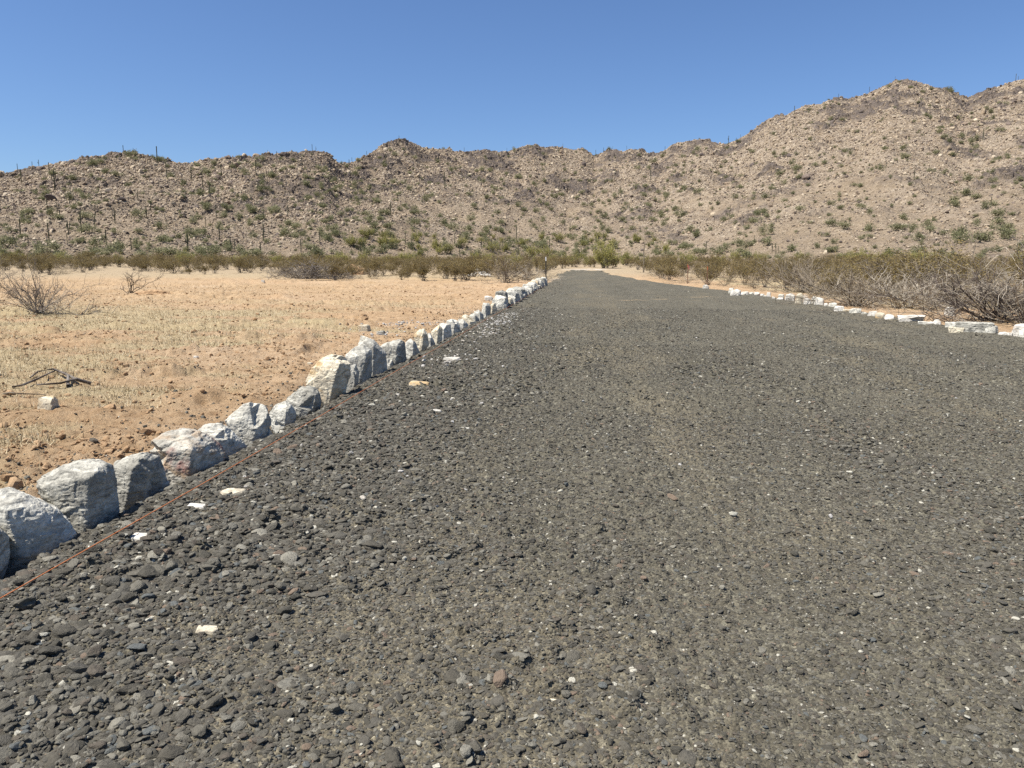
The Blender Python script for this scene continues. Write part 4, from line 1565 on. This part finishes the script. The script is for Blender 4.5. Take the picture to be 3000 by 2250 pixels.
def stuff_plants(name, kinds, lst, mats, label):
    variants, index, mat_i = [], {}, {m.name: i for i, m in enumerate(mats)}
    for kd in kinds:
        for st, fo in protos(kd)[:3]:
            V, F, MI = [], [], []
            off = 0
            for me in (st, fo):
                if me is None:
                    continue
                v, f = mesh_parts(me)
                V.append(v)
                F += [tuple(a + off for a in q) for q in f]
                MI += [mat_i[me.materials[0].name]] * len(f)
                off += len(v)
            index.setdefault(kd, []).append(len(variants))
            variants.append((np.vstack(V), F, MI))
    pts = np.array([(a[1], a[2], a[3]) for a in lst])
    scl = np.array([(a[5], a[5], a[4]) for a in lst])
    var = np.array([rnd.choice(index[a[0]]) for a in lst])
    rot = np.zeros((len(lst), 3))
    rot[:, 2] = RNG.uniform(0, 6.28, len(lst))
    return scatter(name, pts, rot, scl, var, variants, mats, label)


stuff_plants('vegetation', ['creosote_bush', 'bursage_bush', 'palo_verde'], stuff_pts, [BARK_CREO, LEAF_CREO, BARK_GREY, LEAF_PALO], 'thick far desert scrub of creosote and palo verde at the foot of the hills')

# --- shrubs and cactus on the hills
AREAS = [(0, 480, 'long low hill above clearing'), (480, 980, 'flat-topped hill behind brush pile'), (980, 1450, 'dome-topped middle hill'), (1450, 1900, 'saw-toothed ridge above road end'),
         (1900, 2480, 'sloping shoulder of tallest mountain'), (2480, 3001, 'main face of tallest mountain')]


def place_words(px, s):
    area = next((a[2] for a in AREAS if a[0] <= px < a[1]), AREAS[0][2])
    band = 'foot' if s < 0.16 else ('lower slope' if s < 0.38 else ('middle slope' if s < 0.62 else ('upper slope' if s < 0.86 else 'crest')))
    return area, band


hs = []
for _ in range(16000):
    th = rnd.uniform(th_of(-250), th_of(3250))
    F = float(np.interp(th, FT_T, FT_D))
    D = float(np.interp(th, CR_T, CR_D))
    s = 0.03 + 0.97 * rnd.random()
    r = F + (D - F) * s
    x, y = r * math.sin(th), r * math.cos(th)
    dens = 0.42 + 0.28 * (1 - s) + 0.3 * float(fbm(np.array([x / 30]), np.array([y / 30]), 5, 3)[0])
    valley = math.exp(-((th - th_of(1560)) / 0.13) ** 2) * 0.35 * (1 - s)
    if rnd.random() > (dens + valley) * 0.19:
        continue
    hs.append((s, x, y, r, th))
hs_h, hs_r, hs_o, hs_c, _ = hill(np.array([a[1] for a in hs]), np.array([a[2] for a in hs]))
cand = []
for (s, x, y, r, th), hh in zip(hs, hs_h):
    z = float(base(x, y)) + hh - 0.2
    px, py = project((x, y, z))
    big = rnd.uniform(0.4, 0.9) if rnd.random() < 0.62 else rnd.uniform(0.9, 1.6)
    h = big * rnd.uniform(1.15, 1.8)
    w = big * rnd.uniform(1.3, 2.2)
    cand.append((w / r, s, x, y, z, h, w, px))
cand.sort(key=lambda a: -a[0])
vis = [c for c in cand if 0 <= c[7] < 3000 and c[1] > 0.04]
ind = vis[:292]
ids = set(id(c) for c in ind)
rest = [c for c in cand if id(c) not in ids]
print('hill shrubs', len(cand), 'individual', len(ind))
Z = {}
for c in ind:
    Z.setdefault(place_words(c[7], c[1]), []).append(c)
for (area, band), lst in Z.items():
    lst.sort(key=lambda c: c[7])
    for i, c in enumerate(lst):
        plant('hill_shrub', 'hill_shrub', c[2:5], c[5], c[6], f'grey-green shrub, {band} of {area}, {nth(i)} from left', 'shrub', 'shrubs dotted over the hills')
stuff_plants('shrubbery', ['hill_shrub'], [('hill_shrub', c[2], c[3], c[4], c[5], c[6]) for c in rest], [LEAF_HILL], 'small grey-green scrub speckling the hills between the larger shrubs')

# saguaros, traced from the photograph: foot x, top y, foot y, arms wanted
SAGS = [(52, 486, 502, 0), (95, 482, 497, 0), (114, 470, 486, 1), (145, 484, 510, 0), (63, 507, 536, 0), (161, 511, 558, 2), (362, 431, 451, 0), (391, 437, 449, 0), (461, 438, 481, 0), (488, 481, 510, 0),
        (393, 515, 536, 0), (561, 493, 525, 1), (649, 486, 517, 0), (750, 477, 515, 0), (594, 510, 549, 0), (886, 466, 488, 0), (811, 450, 471, 0), (784, 447, 454, 0), (915, 426, 443, 0), (925, 432, 443, 2),
        (615, 540, 572, 0), (298, 567, 585, 0), (404, 563, 585, 1), (204, 574, 598, 0), (139, 590, 617, 0), (169, 601, 624, 0), (175, 606, 633, 0), (280, 608, 633, 0), (337, 617, 655, 2), (430, 610, 640, 1),
        (442, 594, 619, 0), (634, 612, 640, 0), (844, 606, 636, 2), (774, 621, 646, 0), (487, 636, 646, 0), (239, 633, 683, 1), (279, 642, 671, 0), (202, 658, 694, 3), (60, 653, 690, 0), (144, 664, 703, 0),
        (197, 691, 710, 0), (38, 692, 716, 2), (84, 698, 721, 0), (140, 705, 731, 0), (312, 682, 719, 1), (238, 710, 723, 0), (385, 703, 732, 0), (520, 712, 723, 0), (551, 692, 737, 1), (574, 710, 721, 0),
        (583, 692, 701, 0), (643, 669, 703, 0), (677, 698, 735, 0), (688, 705, 735, 0), (764, 714, 744, 1), (772, 662, 707, 0), (787, 671, 689, 0), (603, 644, 667, 0), (623, 667, 685, 0), (882, 705, 737, 0),
        (887, 696, 707, 0), (937, 685, 716, 0), (721, 689, 707, 0), (1031, 457, 470, 0), (1022, 470, 490, 2), (1169, 399, 411, 0), (1074, 445, 459, 0), (1131, 452, 481, 0), (1145, 596, 633, 2), (1303, 508, 553, 1),
        (1360, 434, 447, 0), (1485, 435, 443, 0), (1649, 420, 430, 0), (1745, 443, 458, 0), (1768, 434, 447, 0), (1836, 428, 438, 0), (1948, 431, 445, 0), (1056, 712, 739, 0), (1111, 714, 732, 1),
        (1137, 707, 733, 0), (1142, 705, 725, 0), (1207, 705, 734, 1), (1188, 687, 716, 0), (1332, 687, 716, 0), (1347, 721, 752, 0), (1296, 725, 743, 0), (1380, 725, 752, 0), (1351, 603, 617, 0),
        (1441, 703, 734, 0), (1513, 662, 703, 0), (1520, 725, 748, 0), (1472, 712, 734, 0), (1609, 705, 734, 0), (1651, 734, 764, 0), (1670, 657, 680, 0), (1696, 734, 776, 0), (1685, 718, 732, 0),
        (1702, 723, 748, 0), (1710, 725, 739, 0), (1739, 723, 748, 0), (1723, 725, 743, 0), (1769, 685, 707, 1), (1834, 703, 721, 0), (1904, 603, 626, 0), (1906, 497, 528, 1), (1556, 508, 526, 0), (1411, 700, 730, 1),
        (1857, 739, 748, 0), (2134, 401, 421, 1), (2157, 406, 415, 0), (2169, 394, 403, 0), (2456, 278, 290, 0), (2327, 315, 336, 0), (2322, 360, 390, 0), (2622, 231, 238, 0), (2547, 254, 268, 1), (2879, 385, 412, 0),
        (2976, 217, 232, 0), (2983, 225, 234, 0), (2138, 607, 634, 0), (2273, 715, 742, 3), (2262, 717, 740, 0), (2068, 711, 742, 0), (2280, 724, 742, 0), (2601, 736, 756, 1), (2641, 762, 788, 0), (2678, 503, 526, 0),
        (2902, 584, 607, 0), (2209, 693, 711, 0), (2405, 765, 783, 0), (2303, 735, 742, 0)]
ZS = {}
for px, y0, y1, na in SAGS:
    P = land(px, y1)
    r = math.hypot(P[0], P[1])
    th = math.atan2(P[0], P[1])
    F, D = float(np.interp(th, FT_T, FT_D)), float(np.interp(th, CR_T, CR_D))
    h = (y1 - y0) / FPX * r * 1.04 + 0.2
    ZS.setdefault(place_words(px, (r - F) / (D - F)), []).append((px, P, min(h, 11.0), na, r))
for (area, band), lst in ZS.items():
    lst.sort(key=lambda c: c[0])
    for i, (px, P, h, na, r) in enumerate(lst):
        k = {0: rnd.choice((0, 1, 2, 7)), 1: 3, 2: rnd.choice((4, 5)), 3: 6}[na]
        tr, arms = protos('saguaro')[k]
        w = min(h, 7.0) * (0.95 if h < 5 else 0.75)
        e = bpy.data.objects.new('saguaro', None)
        COL.objects.link(e)
        e.location = (P[0], P[1], P[2] - 0.1)
        e.rotation_euler = (0, 0, rnd.uniform(0, 6.28) if na == 0 else rnd.uniform(-0.5, 0.5))
        e.scale = (w, w, h)
        obj('trunk', tr, e)
        for a in arms:
            obj('arm', a, e)
        aw = {0: 'armless', 1: 'one-armed', 2: 'two-armed', 3: 'many-armed'}[na]
        tag(e, f'{aw} saguaro, {band} of {area}, {nth(i)} saguaro from left', 'cactus', 'saguaro cactus on the hills')

# --- loose rocks on the hillsides
def hill_rocks():
    n = 300000
    th = RNG.uniform(th_of(-200), th_of(3200), n)
    F = np.interp(th, FT_T, FT_D)
    D = np.interp(th, CR_T, CR_D)
    s = RNG.random(n) ** 0.8
    r = F + (D - F) * s
    x, y = r * np.sin(th), r * np.cos(th)
    h, rock, outc, cell, _ = hill(x, y)
    k = RNG.random(n) < (1 - 0.75 * outc) * (0.3 + 0.7 * sst(0.1, 0.6, 0.5 * fbm(x / 26.0, y / 26.0, 41, 5, 0.6) + 0.7 * s))
    x, y, h, s, r = x[k], y[k], h[k], s[k], r[k]
    n = len(x)
    d = 0.18 * np.exp(RNG.normal(0, 0.55, n)) * (0.8 + 0.5 * s)
    z = base(x, y) + h - 0.12
    sc = np.stack([d * RNG.uniform(0.8, 1.5, n), d * RNG.uniform(0.7, 1.2, n), d * RNG.uniform(0.6, 1.15, n)], -1)
    rot = np.stack([RNG.normal(0, .5, n), RNG.normal(0, .5, n), RNG.uniform(0, 6.28, n)], -1)
    scatter('rubble', np.stack([x, y, z + d * 0.25], -1), rot, sc, RNG.integers(0, 7, n), pebble_variants(7, 2, 160, 0.1, 12), [HROCK], 'countless tan and dark rocks strewn over the hillsides')


HROCK = stone_mix_mat('hill_rocks', [(0.0, (0.392, 0.302, 0.202)), (0.2, (0.477, 0.383, 0.263)), (0.38, (0.299, 0.227, 0.162)), (0.5, (0.579, 0.478, 0.342)), (0.62, (0.206, 0.158, 0.124)), (0.78, (0.414, 0.313, 0.213)), (0.88, (0.134, 0.105, 0.087))])
hill_rocks()


# ------------------------------------------------------------------ single plants and debris in the flats
def twig_thing(name, T, mat, P, label, cat, group=None, rot=0.0, scl=None):
    o = obj(name, T.mesh(name, mat), None, P, rot, scl)
    return tag(o, label, cat, group)


P = land(111, 922)
T, _, _ = shrub(3001, 1.15, 1.35, 34, 5, 3, 0, 0.016, lean=(0.25, 1.15), wig=0.26, low=0.3, twig_r=0.004, seg=6)
e = twig_thing('dead_shrub', T, BARK_DARK, (P[0], P[1], P[2] - 0.03), 'bare dead shrub with curling dark branches standing alone in the clearing', 'shrub', None, 0.4, (0.72, 0.72, 0.85))
T, _, _ = shrub(3002, 1.0, 1.5, 9, 4, 3, 0, 0.012, lean=(0.5, 1.3), wig=0.28, low=0.3, twig_r=0.004, seg=5)
obj('bleached_branches', T.mesh('bleached_branches', BARK_GREY), e)

P = land(395, 862)
T, _, _ = shrub(3003, 0.95, 1.3, 9, 4, 3, 0, 0.02, lean=(0.2, 1.0), wig=0.24, low=0.3, twig_r=0.005, seg=5)
twig_thing('uprooted_shrub', T, BARK_DARK, (P[0] - 0.2, P[1], P[2]), 'dark uprooted shrub stump on the clods in mid clearing', 'shrub', None, 1.0)
P = land(222, 925)
T, _, _ = shrub(3004, 0.5, 1.5, 7, 3, 2, 0, 0.012, lean=(0.6, 1.4), wig=0.24, twig_r=0.004)
twig_thing('dead_twig_clump', T, BARK_DARK, (P[0] + 0.3, P[1] - .2, P[2]), 'small dark twig clump on straw beside the bare dead shrub', 'twigs', None, 1.0)
P = land(200, 815)
T, LP, rg = shrub(3005, 1.0, 1.3, 10, 4, 3, 3, 0.012, lean=(0.3, 1.1), wig=0.24, twig_r=0.004)
twig_thing('scrubby_bush', T, BARK_DARK, (P[0], P[1] - 8, float(surf_z(P[0], P[1] - 8)[0])), 'thin scraggly bush behind the bare dead shrub', 'bush', None, 1.0, (1.3, 1.3, 0.9))


def stick(name, pix, r, label, mat=BARK_DARK, side=None):
    T = Twigs()
    for line in pix:
        pts = [land(a, b) for a, b in line]
        for i, p in enumerate(pts):
            p[2] = ground_at(p[0], p[1]) + r * 1.1 + 0.05 * math.sin(math.pi * i / (len(pts) - 1))
        T.tube(pts, r, r * 0.45, 6)
    V = np.array(T.V)
    c = V.mean(0)
    o = obj(name, np_mesh(name, V - c, np.array(T.F), [mat], None, True), None, c)
    tag(o, label, 'branch', 'fallen branches in the clearing')


stick('fallen_branch', [[(268, 1134), (226, 1126), (194, 1117), (158, 1107), (113, 1106), (90, 1121)], [(268, 1136), (226, 1134), (181, 1143), (110, 1144)], [(200, 1142), (202, 1124), (196, 1114)]], 0.02, 'thick forked dark branch lying nearest the pale rounded stone')
stick('fallen_branch', [[(36, 1138), (68, 1139), (113, 1131), (145, 1116), (167, 1098), (156, 1094)]], 0.014, 'thin curved dark branch crossing the thick forked one')
stick('fallen_branch', [[(8, 1160), (30, 1170), (70, 1169), (132, 1164)]], 0.01, 'slender dark twig lying behind the pale rounded stone', BARK_GREY)
stick('fallen_branch', [[(2500, 978), (2541, 979)]], 0.03, 'short black stick lying flat on the open road gravel')


def heap(name, P, w, d, h, mat, label, cat, seed, lump=0.25, group=None):
    V, F = ico(5)
    q = V * np.array([w / 2, d / 2, h])
    nz = 1 + lump * fbm3(V * 2.2 + seed, seed, 4) + 0.10 * fbm3(V * 9 + seed, seed + 5, 4)
    q = q * nz[:, None]
    q[:, 2] = np.where(q[:, 2] < -0.1, -0.1, q[:, 2])
    return tag(obj(name, np_mesh(name, q, F, [mat], None, False), None, P), label, cat, group)


P = land(1012, 806)
heap('dirt_mound', (P[0] + 0.3, P[1] + 1.5, P[2] - 0.1), 3.6, 2.6, 1.05, CLOD, 'orange dirt mound pushed up beside the brush pile', 'dirt mound', 5)
P = land(455, 862)
heap('dirt_mound', (P[0], P[1], P[2] - 0.05), 1.6, 0.8, 0.22, CLOD, 'low crumbly mound of clods around the uprooted shrub', 'dirt mound', 9, 0.5)

# brush pile: a long low tangle of cut branches
rg = np.random.default_rng(77)
T = Twigs()
for i in range(560):
    u, v = rg.normal() * 0.42, rg.normal() * 0.4
    x, y = u * 3.2, v * 1.4
    top = 1.35 * math.exp(-(u * u * 1.4 + v * v * 1.6))
    z = rg.uniform(0.02, max(0.06, top))
    a = rg.uniform(0, 6.28)
    el = rg.normal() * 0.35 + 0.12
    pts, _ = wander((x, y, z), (math.cos(a) * math.cos(el), math.sin(a) * math.cos(el), math.sin(el)), rg.uniform(0.6, 2.0), 4, rg, 0.2)
    T.tube(pts, rg.uniform(0.008, 0.026), 0.005)
P = land(900, 820)
twig_thing('brush_pile', T, BARK_DARK, (P[0], P[1] + 1.0, P[2]), 'long dark pile of cut brush at the far edge of the clearing', 'brush pile')
for nm, px, py, h, w, sd, lb in (('dead_bush', 1478, 829, 2.1, 1.9, 3101, 'tall spreading bush of brown stems right behind the boulder row end'),
                                 ('dead_bush', 1540, 822, 1.0, 1.8, 3102, 'low grey collapsed bush on the sand just short of the steel post'),
                                 ('dead_bush', 2925, 946, 1.05, 1.6, 3103, 'big dark dead bush with arching branches over a pale rock'),
                                 ('dead_bush', 2665, 908, 0.85, 1.5, 3104, 'low dense grey bush on the sand bank behind the flat-topped slab'),
                                 ('dead_bush', 2520, 900, 1.1, 1.5, 3105, 'spiky grey bush behind the evenly spaced blocks'),
                                 ('dead_bush', 3040, 952, 1.15, 1.5, 3106, 'tall twiggy dead bush at the frame edge beside the big arching one'),
                                 ('dead_bush', 2800, 892, 1.2, 1.4, 3107, 'tall tan twiggy bush rising behind the big arching dead bush'),
                                 ('dead_bush', 2360, 858, 1.3, 1.6, 3108, 'curving silvery dead bush behind the big stone cluster')):
    P = land(px, py)
    T, LP, rg = shrub(sd, 1.0, 1.25 if sd != 3101 else 0.9, 46 if sd != 3101 else 24, 6, 4 if sd != 3101 else 3, 0 if sd != 3101 else 3, 0.012, lean=(0.15, 1.25), wig=0.22, low=0.2, twig_r=0.0036, seg=5, lift=0.03)
    o = twig_thing(nm, T, BARK_GREY if sd != 3103 else BARK_DARK, (P[0], P[1] + w * 0.3, P[2] - 0.03), lb, 'bush', None, rnd.uniform(0, 6), (w, w, h))
    if LP:
        obj('foliage', leaves_mesh('foliage', [p for p in LP if p[2] > 0.45], 0.024, LEAF_CREO, rg), o)

# palo verdes by the road's end
PV = []
for px, py, h, lb in ((1768, 786, 2.9, 'bright yellow-green palo verde standing at the end of the road'), (1835, 778, 1.9, 'small round palo verde past the end of the road'),
                      (1560, 760, 3.0, 'broad palo verde above the steel post'), (1605, 758, 2.7, 'dense green palo verde just past the steel post')):
    P = land(px, py)
    plant('palo_verde', 'palo_verde', (P[0], P[1], P[2] - 0.05), h, h * 0.95, lb, 'tree', 'palo verdes near the road end')

for px, y, hh in sorted((rnd.uniform(1020, 1980), rnd.uniform(700, 752), rnd.uniform(1.2, 2.4)) for _ in range(46)):
    if 1640 < px < 1800 and y > 735:
        continue
    P = land(px, y)
    PV.append((px, P, hh))
for i, (px, P, hh) in enumerate(PV):
    plant('palo_verde', 'palo_verde', (P[0], P[1], P[2] - 0.1), hh, hh * rnd.uniform(0.9, 1.2), f'yellow-green palo verde, foot of middle hills beyond flats, {nth(i)} from left', 'tree', 'palo verdes at the hill foot')

# heap of white rubble, half hidden by bushes
P = land(1398, 812)
pts, sc = [], []
o = bpy.data.objects.new('rubble_pile', None)
COL.objects.link(o)
o.location = (P[0], P[1] + 1, P[2])
pv = pebble_variants(4, 3, 300)
pm = [np_mesh('rock', v, f, [ROCK_P]) for v, f, _ in pv]
for i in range(34):
    a, rr = rnd.uniform(0, 6.28), rnd.random() ** 0.5
    s = rnd.uniform(0.12, 0.3)
    obj('rock', pm[i % 4], o, (rr * math.cos(a) * 1.0, rr * math.sin(a) * 0.8, (1 - rr) * 0.75 * rnd.random() + 0.1), rnd.uniform(0, 6), (s * 1.2, s, s * 0.8))
tag(o, 'pale heap of broken rock showing between bushes behind the row', 'rock heap')


# ------------------------------------------------------------------ man-made things
def plain(name, c, rough=0.6, metal=0.0, var=0.15):
    m = M(name, rough, 0.4)
    m.b.inputs['Metallic'].default_value = metal
    v, _ = obj_coord(m)
    f = m.noise(v, 25, 5, 0.6)
    m.color(m.ramp(f, [(0.3, tuple(x * (1 - var) for x in c)), (0.7, tuple(min(1, x * (1 + var)) for x in c))]))
    return m.m


def boxes(name, lst, mat, parent=None, loc=None, bev=0.0):
    bm = bmesh.new()
    for (cx, cy, cz, sx, sy, sz) in lst:
        r = bmesh.ops.create_cube(bm, size=1.0)
        for v in r['verts']:
            v.co = (cx + v.co.x * sx, cy + v.co.y * sy, cz + v.co.z * sz)
    if bev:
        bmesh.ops.bevel(bm, geom=list(bm.edges), offset=bev, segments=2, affect='EDGES')
    me = bpy.data.meshes.new(name)
    bm.to_mesh(me)
    bm.free()
    me.materials.append(mat)
    return obj(name, me, parent, loc)


STEEL = plain('dark_green_steel', (0.035, 0.035, 0.03), 0.6)
WHITE = plain('white_paint', (0.82, 0.82, 0.80), 0.5, 0, 0.05)
ORANGE = plain('orange_paint', (0.75, 0.20, 0.07), 0.7)
WOOD = plain('weathered_stake_wood', (0.36, 0.20, 0.12), 0.85)
PINK = plain('pink_ribbon', (0.85, 0.25, 0.25), 0.6)
TWINE = plain('orange_mason_twine', (0.62, 0.20, 0.06), 0.7)

# steel post: T-section, studs up the front, white tip
px, py = post[0] + 0.02, post[1]
hp = (836 - 751) / FPX * math.hypot(post[0], post[1])
t = bpy.data.objects.new('steel_post', None)
COL.objects.link(t)
t.location = (px, py, ground_at(px, py))
t.rotation_euler = (0, R(-0.9), 0)
zt = hp - 0.26
boxes('shaft', [(0, 0, zt / 2 - 0.1, 0.075, 0.014, zt + 0.2), (0, 0.032, zt / 2 - 0.1, 0.014, 0.05, zt + 0.2)] + [(0, -0.014, 0.2 + 0.09 * i, 0.03, 0.014, 0.03) for i in range(int((zt - 0.25) / 0.09))], STEEL, t)
boxes('white_tip', [(0, 0, zt + 0.13, 0.078, 0.018, 0.26), (0, 0.034, zt + 0.13, 0.017, 0.05, 0.26)], WHITE, t)
tag(t, 'dark steel T-post with a white painted tip at the end of the boulder row', 'post')

# string from the post along the foot of the boulders
A = flat(1600, 835, 0.13)
B = flat(0, 1756, 0.15)
C = B + (B - A) / np.linalg.norm(B - A) * 2.5
T = Twigs()
pts = [np.array([px, py - 0.02, A[2] + ground_at(px, py)])] + [A + (C - A) * k / 24 + np.array([0.004 * math.sin(k * 2.1), 0, 0.006 * math.sin(k * 1.7) - 0.002]) for k in range(1, 25)]
T.tube(pts, 0.003, 0.0024, 6)
tag(obj('string_line', np_mesh('string_line', np.array(T.V), np.array(T.F), [TWINE], None, True)), 'thin orange string stretched tight along the foot of the boulder row', 'string')


def stake(P, h, label, ribbon=False, flag=False):
    e = bpy.data.objects.new('survey_stake', None)
    COL.objects.link(e)
    e.location = P
    e.rotation_euler = (R(1), R(-1.2), R(20))
    boxes('shaft', [(0, 0, h * 0.42 - 0.1, 0.045, 0.022, h * 0.84 + 0.2)], WOOD, e)
    boxes('painted_top', [(0, 0, h * 0.92, 0.046, 0.023, h * 0.16)], ORANGE, e)
    if ribbon:
        rb = Twigs()
        bm_v = [(0.02, -0.013, h * 0.95), (0.09, -0.02, h * 0.93), (0.11, -0.03, h * 0.8), (0.07, -0.02, h * 0.70), (0.03, -0.013, h * 0.72), (0.04, -0.014, h * 0.85)]
        V = bm_v + [(a, b - 0.004, c) for a, b, c in bm_v]
        F = [(0, 1, 2, 5), (5, 2, 3, 4), (6, 11, 8, 7), (11, 10, 9, 8)]
        obj('ribbon', np_mesh('ribbon', np.array(V), F, [PINK]), e)
    return tag(e, label, 'stake', 'survey stakes along the verge')


P = land(2071, 846)
d = math.hypot(P[0], P[1])
stake(P, 61 / FPX * d, 'bare orange-topped wooden stake beside the white flat stone')
P = land(2014, 832)
d = math.hypot(P[0], P[1])
stake(P, 54 / FPX * d, 'stake with a hanging pink ribbon among the verge bushes', True)
P = land(1611, 787)
d = math.hypot(P[0], P[1])
stake(P, 11 / FPX * d, 'short far stake with pink ribbon just past the steel post', True)
# tall bare pole in the scrub past the road
P = land(1885, 799)
d = math.hypot(P[0], P[1])
T = Twigs()
hh = 82 / FPX * d
T.tube([(0, 0, -0.2), (0.02, 0, hh * 0.4), (-0.03, 0, hh * 0.75), (0.02, 0, hh)], 0.085, 0.055, 7)
twig_thing('bare_pole', T, BARK_GREY, P, 'tall thin bare pole of a dead cactus past the road', 'pole')

# ------------------------------------------------------------------ light and sky
SUN_AZ, SUN_EL = R(-117), R(60)
w = bpy.data.worlds.new('World')
S.world = w
w.use_nodes = True
nt = w.node_tree
sky = nt.nodes.new('ShaderNodeTexSky')
sky.sky_type = 'NISHITA'
sky.sun_disc = False
sky.sun_elevation = SUN_EL
sky.sun_rotation = SUN_AZ
sky.altitude = 400
sky.air_density = 1.0
sky.dust_density = 0.6
sky.ozone_density = 5.0
tint = nt.nodes.new('ShaderNodeMix')                    # the deep blue of a dry clear day
tint.data_type = 'RGBA'
tint.blend_type = 'MULTIPLY'
tint.inputs[0].default_value = 1.0
tint.inputs[7].default_value = (0.94, 1.05, 1.23, 1)
nt.links.new(sky.outputs[0], tint.inputs[6])
nt.links.new(tint.outputs[2], nt.nodes['Background'].inputs[0])
nt.nodes['Background'].inputs[1].default_value = 0.0605
sl = bpy.data.lights.new('sun', 'SUN')
sl.energy = 5.0
sl.angle = R(0.53)
sl.color = (1.0, 0.955, 0.89)
so = bpy.data.objects.new('sun', sl)
COL.objects.link(so)
dv = Vector((math.sin(SUN_AZ) * math.cos(SUN_EL), math.cos(SUN_AZ) * math.cos(SUN_EL), math.sin(SUN_EL)))
so.rotation_euler = dv.to_track_quat('Z', 'Y').to_euler()
so.location = (-20, -20, 40)
S.view_settings.view_transform = 'Standard'
S.view_settings.look = 'None'
S.view_settings.exposure = 0.84
S.view_settings.gamma = 1.0
S.render.engine = 'CYCLES'
S.cycles.use_denoising = False
S.cycles.max_bounces = 5
S.cycles.diffuse_bounces = 3
